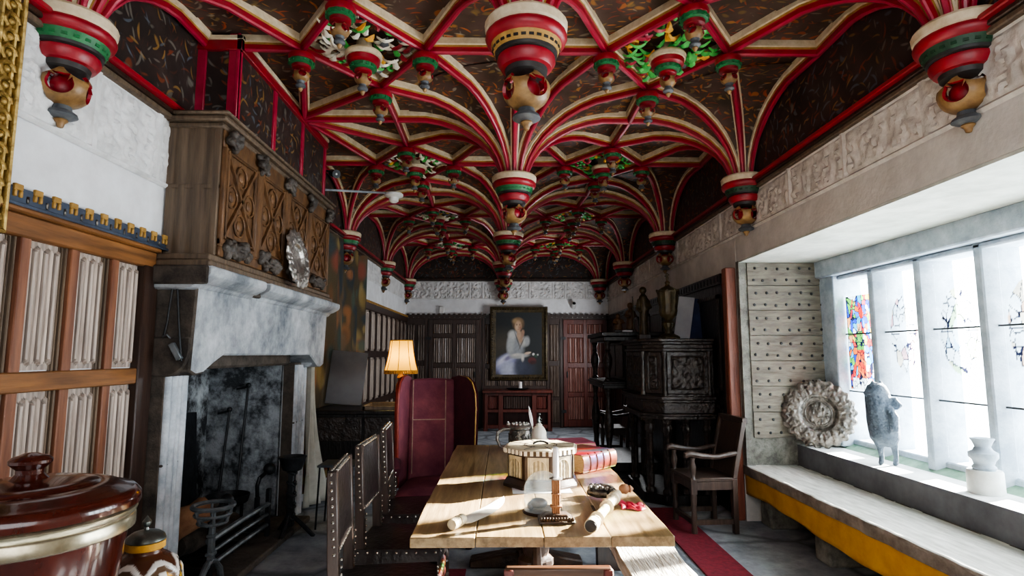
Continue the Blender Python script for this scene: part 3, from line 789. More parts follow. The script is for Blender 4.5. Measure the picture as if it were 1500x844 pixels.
def big_pendant(name, label, c, first, cl=None, n=28, dent='green'):
    t = thing(name, label, 'pendant', (c[0], c[1], c[2]-.5), 0, None)
    P = lambda m: T(c[0], c[1], c[2])
    a = MB(); a.M = P(0); a.lathe([(.10, .03), (.185, .03), (.196, .015), (.192, -.02), (.178, -.033)], n=n, mi=0); clampmb(a, cl); a.build('rim', 'cream', t)
    a = MB(); a.M = P(0); a.lathe([(.176, -.02), (.19, -.036), (.193, -.052), (.184, -.072), (.165, -.085)], n=n); clampmb(a, cl); a.build('collar', 'red', t)
    a = MB(); a.M = P(0); a.lathe([(.163, -.07), (.168, -.08), (.15, -.125)], n=n, mi=0)
    for k in range(n):
        an = 2*PI*(k+.5)/n
        q = Matrix.Rotation(an, 4, 'Z'); a.M = P(0) @ q; a.box(.15, .171-.012, -.011, .011, -.112, -.082, 1)
    clampmb(a, cl); a.build('dentil_band', ['ochre' if first else dent, 'black' if first else dent], t)
    a = MB(); a.M = P(0); a.lathe([(.14, -.105), (.15, -.112), (.145, -.138), (.12, -.148)], n=n, mi=0); clampmb(a, cl); a.build('dark_ring', 'black', t)
    a = MB(); a.M = P(0); a.lathe([(.115, -.13), (.135, -.148), (.137, -.168), (.118, -.198), (.09, -.206)], n=n); clampmb(a, cl); a.build('torus', 'red', t)
    a = MB(); a.M = P(0); a.lathe([(.09, -.19), (.1, -.203), (.096, -.226), (.07, -.24)], n=n); clampmb(a, cl); a.build('dark_ring', 'black', t)
    a = MB(); a.M = P(0); a.ball((0, 0, -.305), .066, 14, 1); cage(a, (0, 0, -.3), .112, [(math.cos(k*PI/2+.5), math.sin(k*PI/2+.5), -.16) for k in range(4)]+[(math.cos(k*PI/2+1.28), math.sin(k*PI/2+1.28), .86) for k in range(4)], .5, 0, 1, 4, sc=.86)
    clampmb(a, cl); a.build('pierced_ball', ['gold', 'red'], t, smooth=60)
    a = MB(); a.M = P(0); a.lathe([(.05, -.37), (.038, -.39), (.042, -.41), (.062, -.424), (.066, -.436), (.05, -.446), (.026, -.452)], n=18, mi=0); clampmb(a, cl); a.build('finial', 'slate', t)
    a = MB(); a.M = P(0); a.lathe([(.026, -.45), (.03, -.459), (.017, -.472), (.016, -.479), (.012, -.49), (1e-5, -.494)], n=14, mi=0); clampmb(a, cl); a.build('tip', 'gold', t)
    return t
ordn = ['first', 'second', 'third', 'fourth', 'last']
for i, y in enumerate(YS):
    wall = [(1, -1, BY-.01)] if i == 4 else None
    big_pendant('ceiling_pendant', ['huge red and cream carved pendant hanging nearest on the middle line of the ceiling', 'second large pendant along the middle of the ceiling, with a bright green band',
        'third pendant along the middle of the ceiling, seen just below the second', 'fourth pendant along the middle of the ceiling, above the portrait', 'red and gold half pendant on the back wall just over the portrait'][i], (XC[i], y if i < 4 else y+.05, ZR), i == 0, wall)
    lab = ['large dark pendant high on the window wall above the window recess', 'carved pendant on the window wall where the far end of the window recess begins', 'carved pendant on the window wall above the dark canted cupboard',
           'small looking carved pendant on the window wall above the tall dark open cupboard', 'carved pendant in the back corner on the window side of the room'][i]
    big_pendant('wall_pendant', lab, (XR[i], y, ZR), False, [(0, -1, RX-.012)]+([(1, -1, BY-.01)] if i == 4 else []), 22, 'dkgreen')
    if i != 1:
        lab = ['large red and gold pendant on the white wall beside the gilt picture frame', '', 'carved pendant on the tapestry wall just beyond the chimneypiece', 'carved pendant on the white wall past the tapestry', 'carved pendant in the back corner on the tapestry side'][i]
        big_pendant('wall_pendant', lab, (XL[i], y, ZR), False, [(0, 1, LX+.012)]+([(1, -1, BY-.01)] if i == 4 else []), 22)
# prototypes of the little pendants
def small_pendant():
    t = thing('small_pendant', 'x', 'pendant', (0, 0, 0))
    z = lambda pr, n=16: one(MB.lathe, pr, n=n)
    z([(.06, .24), (.085, .24), (.09, .225), (.086, .2), (.07, .19)]).build('rim', 'red', t)
    a = z([(.07, .2), (.082, .196), (.08, .172), (.06, .165)])
    for k in range(12): a.M = Matrix.Rotation(k*PI/6, 4, 'Z'); a.box(.07, .087, -.01, .01, .174, .194)
    a.build('green_band', 'green', t)
    z([(.055, .172), (.064, .165), (.062, .145), (.04, .135)]).build('collar', 'red_deep', t)
    a = MB(); a.ball((0, 0, .098), .033, 10, 1); cage(a, (0, 0, .1), .057, [(math.cos(k*PI/2+.4), math.sin(k*PI/2+.4), 0) for k in range(4)]+[(math.cos(k*PI/2+1.2), math.sin(k*PI/2+1.2), .9) for k in range(4)], .5, 0, 1, 3, sc=.85); a.build('pierced_ball', ['gold', 'red'], t, smooth=60)
    z([(.03, .06), (.022, .045), (.034, .03), (.034, .02), (.014, .01)], 12).build('finial', 'slate', t)
    z([(.014, .012), (.017, .005), (.008, -.012), (1e-5, -.016)], 10).build('tip', 'gold', t)
    return t
def boss():
    t = thing('ceiling_boss', 'x', 'pendant', (0, 0, 0))
    z = lambda pr, n=22: one(MB.lathe, pr, n=n)
    z([(.05, .33), (.06, .24), (.12, .24), (.128, .225), (.122, .2), (.1, .195)]).build('rim', 'cream', t)
    z([(.1, .2), (.113, .195), (.108, .165), (.085, .15)]).build('collar', 'red', t)
    a = z([(.075, .155), (.088, .15), (.08, .125), (.05, .115)])
    for k in range(14): a.M = Matrix.Rotation(k*PI/7, 4, 'Z'); a.box(.07, .09, -.01, .01, .128, .148)
    a.build('green_band', 'green', t)
    z([(.05, .122), (.06, .115), (.058, .1), (.04, .09)]).build('torus', 'red', t)
    a = MB(); a.ball((0, 0, .06), .032, 10, 1); cage(a, (0, 0, .06), .058, [(math.cos(k*PI/2+.4), math.sin(k*PI/2+.4), 0) for k in range(4)]+[(math.cos(k*PI/2+1.2), math.sin(k*PI/2+1.2), .9) for k in range(4)], .5, 0, 1, 3, sc=.85); a.build('pierced_ball', ['gold', 'red'], t, smooth=60)
    z([(.03, .025), (.022, .01), (.036, -.008), (.036, -.018), (.014, -.03)], 12).build('finial', 'slate', t)
    z([(.014, -.028), (.018, -.036), (.008, -.055), (1e-5, -.06)], 10).build('tip', 'gold', t)
    return t
sp0 = small_pendant(); bo0 = boss(); used = [False, False]
bayw = ['nearest', 'second', 'third', 'last']
def put(proto, flag, loc, rz, label, group):
    if not used[flag]:
        used[flag] = True; proto.location = loc; proto.rotation_euler = (0, 0, rz); proto['label'] = label; proto['group'] = group; return proto
    return dup(proto, loc, rz, label, group)
for i, s, cx, cy, Fv, Bv, Iv, Ov in BAYS:
    side = 'chimney side' if s == 'L' else 'window side'
    for v, w in ((Fv, 'near corner'), (Bv, 'far corner'), (Iv, 'inner corner'), (Ov, 'wall corner')):
        put(sp0, 0, (v[0], v[1], 3.515-.235), R.uniform(0, 1.5), 'small carved pendant at the %s of the %s ceiling diamond on the %s' % (w, bayw[i], side), 'little pendants at the corners of the ceiling diamonds')
    put(bo0, 1, (cx, cy, 3.63-.33), R.uniform(0, 1.5), 'cream rimmed boss at the centre of the %s carved ceiling diamond on the %s' % (bayw[i], side), 'bosses at the centres of the ceiling diamonds')
# carved foliage round the bosses
def leaf(mb, c, a, L, w, mi, z, curl=.02):
    pts = []
    ca, sa = math.cos(a), math.sin(a)
    rows = 6; vs = []; fs = []
    for k in range(rows+1):
        t = k/rows; x = L*t; ww = w*math.sin(PI*min(1, .08+t*.92))**.8*(1+.22*(k % 2)); zz = -curl*math.sin(PI*t)
        bend = .35*L*t*t
        for q in (-1, 0, 1):
            px = x; py = q*ww/2+bend*.5
            vs.append((c[0]+px*ca-py*sa, c[1]+px*sa+py*ca, z+zz-(.012 if q == 0 else 0)))
    for k in range(rows):
        for q in range(2): fs.append((k*3+q, k*3+q+1, k*3+q+4, k*3+q+3))
    mb.add(vs, fs, mi)
for i, s, cx, cy, *_ in BAYS:
    rr = random.Random(i*2+(s == 'R')); mb = MB()
    pal_ = ['leaf_green', 'leaf_white', 'leaf_white', 'red', 'leaf_gold', 'slate'] if s == 'L' else ['leaf_green', 'leaf_gold', 'leaf_green', 'red', 'pink_red', 'slate']
    wts = [3, 3, 4, 1, 1, 1] if s == 'L' else [6, 3, 3, 1, 1, 1]
    for k in range(70):
        for _ in range(20):
            u, v = rr.uniform(-1, 1), rr.uniform(-1, 1)
            if abs(u)+abs(v) < .74: break
        a = math.atan2(v*DY, u*DX)+rr.uniform(-1.3, 1.3)
        leaf(mb, (cx+u*DX, cy+v*DY), a, rr.uniform(.07, .14), rr.uniform(.03, .055), rr.choices(range(6), wts)[0], CZ-.03-rr.random()*.03, .03)
    for k in range(8):     # scrolling stems
        a0 = k*PI/4+.2; r0 = .16; pts = []
        for j in range(9):
            t = j/8; pts.append((cx+DX*.62*math.cos(a0)+.055*(1-t*.7)*math.cos(a0+t*6), cy+DY*.62*math.sin(a0)+.055*(1-t*.7)*math.sin(a0+t*6), CZ-.05))
        mb.tube(pts, .011, 6, 0 if k % 2 else 1)
    mb.build('carved_foliage', pal_, ceil, smooth=60)
# ================================================================ CHIMNEYPIECE
fp = thing('fireplace', 'great grey stone fireplace with a limewashed hood on the panelled wall', 'fireplace', (-2.0, 4.65, 0))
HX = -1.81
poly = [(3.4, 1.96), (3.4, 1.40), (3.47, 1.375), (3.56, 1.385), (3.68, 1.44), (3.82, 1.492), (5.5, 1.492), (5.62, 1.44), (5.74, 1.385), (5.83, 1.375), (5.9, 1.40), (5.9, 1.96)]
n = len(poly)
mb = MB()
vs = [(HX+(.02 if z > 1.9 else 0), y, z) for y, z in poly] + [(LX, y, z) for y, z in poly]
fs = [tuple(range(n)), tuple(range(2*n-1, n-1, -1))] + [(i, n+i, n+(i+1) % n, (i+1) % n) for i in range(n)]
ms = [0, 1] + [1 if abs(poly[i][0]-poly[(i+1) % n][0]) < .01 else (1 if 0 < i < 5 else 0) for i in range(n)]
mb.add(vs, fs, ms); mb.build('hood', ['stone_white', 'stone_dark'], fp, bevel=.012)
# corbels under the hood ends with a rounded underside
for y0, y1, s in ((3.4, 3.62, 1), (5.68, 5.9, -1)):
    mb = MB(); pr = [(LX, 1.6), (LX, 1.37)] + [(-1.94+.13*math.sin(k*PI/12), 1.37+.0+.16*(1-math.cos(k*PI/12))) for k in range(7)] + [(HX, 1.6)]
    vs = [(x, y0-.012, z) for x, z in pr]+[(x, y1, z) for x, z in pr]; q = len(pr)
    mb.add(vs, [tuple(range(q)), tuple(range(2*q-1, q-1, -1))]+[(i, q+i, q+(i+1) % q, (i+1) % q) for i in range(q)])
    mb.build('corbel', 'stone_dark' if s > 0 else 'stone_white', fp, bevel=.01)
# jambs with a fluted face
for y0, y1 in ((3.41, 3.63), (5.5, 5.78)):
    mb = MB(); mb.box(LX+.005, -1.955, y0, y1, 0, 1.42, 1)
    for k in range(4): mb.lathe([(.026+.006*(k % 2), .0), (.026+.006*(k % 2), 1.4)], (-1.955, y0+.03+k*(y1-y0-.06)/3, 0), 10, 0)
    mb.box(-1.96, -1.935, y0, y1, 0, .1, 0); mb.box(-1.957, -1.938, y0, y1, .86, .875, 1)
    mb.build('jamb', ['stone_jamb', 'stone_dark'], fp, bevel=.005)
# moulded cornice (broken in one place)
mb = MB()
def corn(ya, yb, k, mi=0):
    pr = [(LX, 1.875), (HX+.0, 1.875), (HX+.03, 1.89), (HX+.035, 1.91), (HX+.06, 1.915), (HX+.115, 1.945), (HX+.13, 1.96), (HX+.13, 2.01), (LX, 2.01)]
    q = len(pr); vs = [(x, ya, z) for x, z in pr]+[(x, yb, z) for x, z in pr]
    mb.add(vs, [tuple(range(q)), tuple(range(2*q-1, q-1, -1))]+[(i, q+i, q+(i+1) % q, (i+1) % q) for i in range(q)], mi)
corn(3.34, 4.12, 0); corn(4.2, 5.2, 0); corn(5.21, 5.96, 0)
mb.box(LX, HX+.05, 4.1, 4.22, 1.9, 2.0, 1); mb.box(LX, -1.70, 3.325, 3.345, 1.9, 2.012, 1)
mb.build('cornice', ['stone_white', 'stone_dark'], fp, bevel=.014)
fbox('mantel_shelf', 'mantel_side', fp, (LX, -1.712, 3.36, 5.8, 2.01, 2.05), (LX, -1.725, 3.38, 5.75, 2.05, 2.09), bevel=.008)
fbox('lintel', 'stone_dark', fp, (LX-.1, LX+.06, 3.62, 5.52, 1.4, 1.62), bevel=.02)
fbox('hearth_slab', 'stone_dark', fp, (-2.72, -1.75, 3.62, 5.48, .0, .05), bevel=.01)
mb = MB(); mb.M = T(-2.66, 4.85, .05, 0, 0, -.06); mb.box(0, .05, -.32, .32, 0, .95); mb.prism([(-.32, .0), (.32, 0), (.24, .1), (-.24, .1)], 0, .001)
mb.build('fireback', 'iron', fp, bevel=.01)

om = thing('overmantel', 'carved brown oak overmantel with crossed panels above the stone fireplace', 'overmantel', (-1.9, 4.5, 2.09))
OX = -1.735
fbox('carcase', 'mantel_oak', om, (LX+.01, OX, 3.47, 5.6, 2.09, 2.9), bevel=.006)
mb = MB()       # fluted side
for za, zb, ph in ((2.09, 2.52, 0), (2.525, 2.9, 1.3)): mb.grid(60, 2, lambda u, v: (LX+.01+u*(OX-LX-.01), 3.462-.009*(.5+.5*math.sin(u*23+ph+1.2*math.sin(u*5)))**.6, za+v*(zb-za)))
mb.box(LX+.01, OX, 3.455, 3.475, 2.5, 2.53); mb.box(OX-.04, OX, 3.448, 3.475, 2.09, 2.9)
mb.build('side_boards', 'mantel_side', om, bevel=.004)
mb = MB()
mb.box(LX, OX+.02, 3.44, 5.63, 2.88, 2.915, 0); mb.box(LX, OX+.05, 3.41, 5.66, 2.915, 2.95, 0); mb.box(LX, OX+.07, 3.39, 5.68, 2.95, 2.972, 0)
mb.build('top_cornice', 'mantel_side', om, bevel=.01)
fbox('frieze_rail', 'mantel_oak', om, (OX, OX+.014, 3.47, 5.6, 2.77, 2.88), bevel=.004)
PY = [3.47, 3.985, 4.5, 5.03, 5.6]
mb = MB()
for k, y in enumerate(PY): a = .045 if k not in (0, 4) else .03; mb.box(OX, OX+.03, max(3.47, y-a), min(5.6, y+a), 2.16, 2.77, 0)
mb.box(OX, OX+.024, 3.47, 5.6, 2.15, 2.2, 0); mb.box(OX, OX+.02, 3.47, 5.6, 2.09, 2.15, 0)
mb.build('panel_frame', 'mantel_oak', om, bevel=.005)
for k in range(4):
    y0, y1 = PY[k]+.05, PY[k+1]-.05; z0, z1 = 2.21, 2.76; cy, cz = (y0+y1)/2, (z0+z1)/2
    mb = MB()
    mb.grid(36, 40, lambda u, v: (OX+.004+.009*swirl((y0+u*(y1-y0))*1.1, (z0+v*(z1-z0))*1.1, k), y0+u*(y1-y0), z0+v*(z1-z0)))
    for a, b in (((y0, z0), (y1, z1)), ((y0, z1), (y1, z0))): mb.bar((OX+.016, a[0], a[1]), (OX+.016, b[0], b[1]), .022, .022, up=(1, 0, 0))
    for dy, dz in ((0, .16), (0, -.16), (.125, 0), (-.125, 0)):
        mb.tube([(OX+.016, cy+dy+.07*math.cos(q*PI/9), cz+dz+.07*math.sin(q*PI/9)) for q in range(18)], .007, 6, closed=True)
        mb.ball((OX+.010, cy+dy, cz+dz), .035, 10, 0, (.35, 1, 1))
    mb.tube([(OX+.02, y0+.01, z0+.01), (OX+.02, y1-.01, z0+.01), (OX+.02, y1-.01, z1-.01), (OX+.02, y0+.01, z1-.01)], .009, 6, closed=True)
    mb.build('carved_panel', 'mantel_oak', om)
def grotesque(c, w, h, seed):
    rr = random.Random(seed); mb = MB()
    for k in range(14):
        mb.ball((c[0]+rr.uniform(0, .03), c[1]+rr.uniform(-w, w)/2, c[2]+rr.uniform(-h, h)/2), rr.uniform(.018, .034), 8)
    for k in range(6):
        a = rr.uniform(0, 6.28); mb.tube([(c[0]+.03, c[1]+math.cos(a+j*.5)*w*.4*(1-j*.13), c[2]+math.sin(a+j*.5)*h*.4*(1-j*.13)) for j in range(6)], .011, 6)
    return mb
for k, y in enumerate(PY):
    y = min(max(y, 3.53), 5.55)
    mb = grotesque((OX+.03, y, 2.82), .1, .13, k); mb.build('carved_boss', 'mantel_carved', om, remesh=.006)
for k in range(4):
    mb = grotesque((OX+.03, (PY[k]+PY[k+1])/2-.05, 2.15), .34, .1, 20+k)
    for j in range(12): mb.ball((OX+.03, (PY[k]+PY[k+1])/2-.2+j*.03, 2.15+.03*math.sin(j*1.7)), .03, 8)
    mb.build('carved_bracket', 'mantel_carved', om, remesh=.007)

# great dish standing on the mantel shelf
def alms_dish(name, label, r, loc, M_, mat, teeth, centre, rimw=.55):
    t = thing(name, label, 'dish', loc); q = Matrix.Translation(loc) @ M_
    a = MB(); n = 168; prof_ = [(r*.42, -.004), (r*.46, .0), (r*.49, .012), (r*.52, .022), (r*.55, .026)]+[(r*(.58+.025*q), .026+.006*math.sin(q*.25)) for q in range(16)]+[(r, .016), (r*1.0, .008), (r*.9, .012), (r*.6, .010), (r*.5, -.006), (r*.42, -.016)]
    vs = MB(); vs.lathe(prof_, n=n)
    rr = random.Random(3); out = []
    for p in vs.v:
        rad = math.hypot(p.x, p.y); an = math.atan2(p.y, p.x)
        k = max(0, (rad/r-.55)/.45)
        f = 1+.035*k*math.sin(an*teeth)
        q2 = an*teeth+6*rad/r; dz = (mnoise.noise((p.x*34, p.y*34, 1))*.007+mnoise.noise((p.x*75, p.y*75, 4))*.005+.004*math.sin(q2)*math.sin((rad/r-.55)*7+1.5*math.sin(an*teeth*.5)))*min(1, k*4)
        out.append((p.x*f, p.y*f, p.z+dz))
    vs.v = []; a.M = q; a.add(out, vs.f); a.build('rim', mat, t, smooth=60)
    a = MB(); a.M = q; a.lathe([(1e-5, -.012 if not centre else .012), (r*.2, -.012 if not centre else .006), (r*.43, -.008)], n=40); a.build('well', mat, t)
    if centre:
        a = MB(); a.M = q; a.tube([(r*.36*math.cos(k*PI/20), r*.36*math.sin(k*PI/20), .006) for k in range(40)], .006, 6, closed=True)
        rr = random.Random(5)
        for k in range(26):
            an = rr.uniform(0, 6.28); d = r*.29*math.sqrt(rr.random()); a.ball((d*math.cos(an), d*math.sin(an), .004), rr.uniform(.008, .02), 6, 0, (1, rr.uniform(.6, 2), .7))
        a.build('medallion', mat, t)
    return t
Mx = Matrix.Rotation(math.radians(8), 4, 'Y')
# local +z of the dish -> +x world
alms_dish('alms_dish', 'round chased silver dish standing upright on the carved mantel shelf', .237, (-1.655, 4.6, 2.252), Matrix.Rotation(math.radians(-8), 4, 'Y') @ Matrix.Rotation(PI/2, 4, 'Y'), 'silver', 16, False)

# wire hanging on the hood side
t = thing('rushlight_tongs', 'pair of thin iron rods hanging in a narrow V on the hood side', 'tongs', (-1.9, 3.36, 1.98))
mb = MB(); mb.tube([(-1.905, 3.36, 2.0), (-1.94, 3.37, 1.68), (-1.955, 3.372, 1.6)], .006, 6); mb.build('rod', 'iron', t)
mb = MB(); mb.tube([(-1.9, 3.36, 2.0), (-1.87, 3.365, 1.68), (-1.845, 3.372, 1.46)], .006, 6); mb.build('rod', 'iron', t)
mb = MB(); mb.bar((-1.90, 3.36, 1.56), (-1.85, 3.365, 1.47), .035, .03); mb.tube([(-1.96, 3.37, 1.6), (-1.93, 3.36, 1.61), (-1.91, 3.365, 1.59)], .006, 6); mb.build('grip', 'iron_grey', t, bevel=.004)

# ---------------------------------------------------------------- hearth ironwork
def cup_dog(name, label, x, y, h, big, mat, cupmat):
    t = thing(name, label, 'andiron', (x, y, .05))
    a = MB(); a.tube([(x-.0, y-.16, .05), (x, y-.13, .13), (x, y-.05, .2), (x, y, .22), (x, y+.05, .2), (x, y+.13, .13), (x, y+.16, .05)], .02, 8); a.build('foot', mat, t)
    a = MB(); a.bar((x, y, .2), (x, y, h), .05, .035, w2=.036, d2=.03); a.bar((x, y, h*.55), (x, y, h*.55+.02), .066, .05); a.bar((x, y, h*.8), (x, y, h*.8+.02), .06, .045); a.build('shaft', mat, t, bevel=.005)
    a = MB()
    for hh, r in ((h, .085), (h+.05, .105), (h+.1, .12)):
        a.tube([(x+r*math.cos(k*PI/10), y+r*math.sin(k*PI/10), hh) for k in range(20)], .009 if hh < h+.09 else .014, 6, closed=True)
    for k in range(6):
        an = k*PI/3; a.tube([(x+.03*math.cos(an), y+.03*math.sin(an), h-.02), (x+.085*math.cos(an), y+.085*math.sin(an), h), (x+.12*math.cos(an), y+.12*math.sin(an), h+.1)], .009, 6)
    a.build('cup_basket', cupmat, t)
    return t
cup_dog('cup_andiron', 'grey iron firedog topped by an open cup basket, nearest the hearth front', -1.83, 3.82, .45, 1, 'iron_grey', 'iron_grey')
t = thing('pan_stand', 'tall black iron stand with a shallow pan top beside the far jamb', 'stand', (-1.72, 4.95, 0))
x, y = -1.75, 4.97
a = MB()
for k in range(3):
    an = k*2*PI/3+.4; a.tube([(x, y, .2), (x+.08*math.cos(an), y+.08*math.sin(an), .12), (x+.19*math.cos(an), y+.19*math.sin(an), .0)], .018, 8)
a.build('foot', 'iron', t)
a = MB(); a.bar((x, y, .1), (x, y, .56), .06, .05)
for k in range(5): a.bar((x-.005, y, .16+k*.09), (x+.005, y, .18+k*.09), .075, .07, up=(0, 1, 0)); a.ball((x+.034, y-.02, .2+k*.085), .018, 6)
a.build('shaft', 'iron', t, bevel=.006)
a = MB(); a.lathe([(.05, .54), (.075, .55), (.095, .6), (.105, .64), (.115, .655), (.105, .66), (.09, .63), (.06, .6), (1e-5, .595)], (x, y, 0), 20); a.build('pan', 'iron', t)
# fire grate with bars and logs
t = thing('fire_grate', 'low grate of three iron bars running across the hearth', 'grate', (-1.95, 4.4, .05))
for z, r in ((.14, .016), (.22, .014), (.30, .02)):
    a = MB(); a.tube([(-1.9, 3.92, z), (-1.9, 4.4, z+.005), (-1.9, 4.9, z)], r, 8); a.build('bar', 'iron_grey', t)
for y in (3.95, 4.88):
    a = MB(); a.bar((-1.9, y, .05), (-1.9, y, .42), .035, .035); a.bar((-1.9, y, .1), (-2.4, y, .1), .03, .04); a.bar((-2.4, y, .05), (-2.4, y, .12), .03, .03); a.build('standard', 'iron', t, bevel=.004)
a = MB()
for y in (4.1, 4.3, 4.5, 4.7): a.bar((-1.9, y, .12), (-2.4, y, .12), .022, .022)
a.build('grate_bars', 'iron', t)
for (a_, b_, r, lb) in (((-2.25, 3.9, .3), (-2.1, 4.25, .42), .1, 'pale split log leaning up behind the cup topped firedog'), ((-2.2, 4.1, .21), (-2.12, 4.75, .2), .075, 'rough log lying along the bars of the fire grate'), ((-2.35, 4.2, .22), (-2.3, 4.85, .24), .08, 'dark log at the back of the fire grate')):
    o = thing('log', lb, 'log', (a_[0], a_[1], a_[2]-.1)); a_ = Vector(a_); b_ = Vector(b_)
    a = MB(); pts = [a_.lerp(b_, k/5)+Vector((R.uniform(-.01, .01), 0, R.uniform(-.01, .01))) for k in range(6)]
    a.tube(pts, [r*R.uniform(.88, 1.08) for _ in pts], 9, 0); a.build('bark', 'log' if r > .09 else 'stone_dark', o)
for (y, h, lb) in ((4.32, .42, 'curled iron firedog ending in a ball, behind the cup basket'), (5.1, .5, 'curled iron firedog ending in a ball, beside the pan stand')):
    t = thing('ball_firedog', lb, 'andiron', (-2.1, y, .05)); x = -2.08
    a = MB(); a.bar((x, y-.12, .05), (x, y+.12, .05), .03, .03); a.bar((x, y, .04), (x, y, .3), .04, .03); a.tube([(x, y, .3), (x+.01, y-.04, h-.1), (x+.02, y-.02, h-.04), (x+.03, y+.05, h-.02), (x+.04, y+.1, h)], .017, 8); a.build('shaft', 'iron', t)
    a = MB(); a.ball((x+.045, y+.12, h+.01), .052, 14); a.build('ball', 'iron', t)
for k, (y, z0, lb) in enumerate(((-2.36, 1.2, 'taller black poker standing against the hearth back'), (-2.52, .98, 'shorter black poker standing against the hearth back'))):
    o = MB(); o.tube([(y, 5.3, .06), (y, 5.465, z0)], .011, 8); o.ball((y, 5.465, z0+.015), .024, 10); o.tube([(y, 5.465, z0), (y-.1, 5.45, z0-.02)], .009, 6)
    p = o.build('poker', 'iron'); tag(p, lb, 'poker')
mb = MB(); mb.lathe([(1e-5, .0), (.12, .005), (.16, .03), (.175, .09), (.165, .09), (.15, .035), (1e-5, .02)], (-2.35, 5.15, .22), 20)
for k in range(3): mb.bar((-2.35+.12*math.cos(k*2.1), 5.15+.12*math.sin(k*2.1), .05), (-2.35+.12*math.cos(k*2.1), 5.15+.12*math.sin(k*2.1), .24), .02, .02)
tag(mb.build('skillet', 'iron'), 'black three legged pan standing deep in the hearth below the pokers', 'pan')

# ---------------------------------------------------------------- gilt picture at the near wall
t = thing('gilt_picture', 'ornate gilt framed picture cut off by the picture edge on the white wall', 'picture', (-2.0, 1.85, 2.02))
mb = MB(); X0 = LX+.02
y0, y1, z0, z1, w = 1.2, 2.315, 1.98, 3.25, .125
for (a, b, c, d) in ((y0, y1, z0, z0+w), (y0, y1, z1-w, z1), (y0, y0+w, z0, z1), (y1-w, y1, z0, z1)):
    mb.box(X0, X0+.03, a, b, c, d); 
for q, r in ((.012, .016), (.045, .012), (w-.012, .012)):
    mb.tube([(X0+.035, y0+q, z0+q), (X0+.035, y1-q, z0+q), (X0+.035, y1-q, z1-q), (X0+.035, y0+q, z1-q)], r, 8, closed=True)
k = 0
z = z0+.05
while z < z1-.04:     # carved scallops
    yy = y1-.068
    mb.tube([(X0+.04, yy+.034*math.cos(a*.7), z+.03*math.sin(a*.7)) for a in range(7)], .010, 6)
    mb.ball((X0+.035, yy, z), .017, 8); z += .068
y = y0+.06
while y < y1-.1:
    mb.tube([(X0+.04, y+.03*math.cos(a*.7), z0+.068+.034*math.sin(a*.7)) for a in range(7)], .010, 6); mb.ball((X0+.035, y, z0+.068), .017, 8); y += .068
mb.build('frame', 'gilt', t)
fbox('canvas', 'blue_board', t, (X0, X0+.012, y0+w-.01, y1-w+.01, z0+w-.01, z1-w+.01))

# ---------------------------------------------------------------- chest with cooler and jug
t = thing('oak_chest', 'dark oak chest below the picture, carrying the wine cooler and jug', 'chest', (-1.5, 1.7, 0))
fbox('body', 'oak_dk', t, (-2.03, -.98, 1.25, 2.14, .06, .57), bevel=.006); fbox('lid', 'oak_dk', t, (-2.05, -.95, 1.22, 2.17, .57, .61), bevel=.01)
for x in (-2.0, -1.04):
    for y in (1.28, 2.1): fbox('foot', 'oak_dk', t, (x-.04, x+.04, y-.04, y+.04, 0, .07))
BXc, BYc = -1.255, 1.6
t = thing('wine_cooler', 'big polished mahogany lidded tub with a turned knob and pale metal band', 'tub', (BXc, BYc, .61))
mb = MB(); mb.lathe([(.165, 0), (.175, .02), (.19, .1), (.222, .34), (.236, .46), (.236, .475)], (BXc, BYc, .61), 48); mb.build('body', 'mahog', t)
mb = MB(); mb.lathe([(.237, .0), (.247, .006), (.247, .034), (.243, .04), (.25, .05), (.25, .058), (.242, .064)], (BXc, BYc, 1.025), 48); mb.build('band', 'brass_band', t)
mb = MB(); mb.lathe([(.24, 0), (.256, .008), (.256, .018), (.256, .03), (.246, .042), (.242, .046), (.236, .048), (.222, .052), (.2, .062), (.17, .069), (.158, .067), (.15, .074), (.12, .080), (.085, .085), (.05, .088)], (BXc, BYc, 1.085), 56); mb.build('lid', 'mahog', t)
mb = MB(); mb.lathe([(.05, 0), (.04, .008), (.031, .018), (.031, .03), (.04, .038), (.048, .046), (.048, .054), (.04, .062), (.026, .066), (.016, .071), (1e-5, .073)], (BXc, BYc, 1.168), 32); mb.build('knob', 'mahog', t)
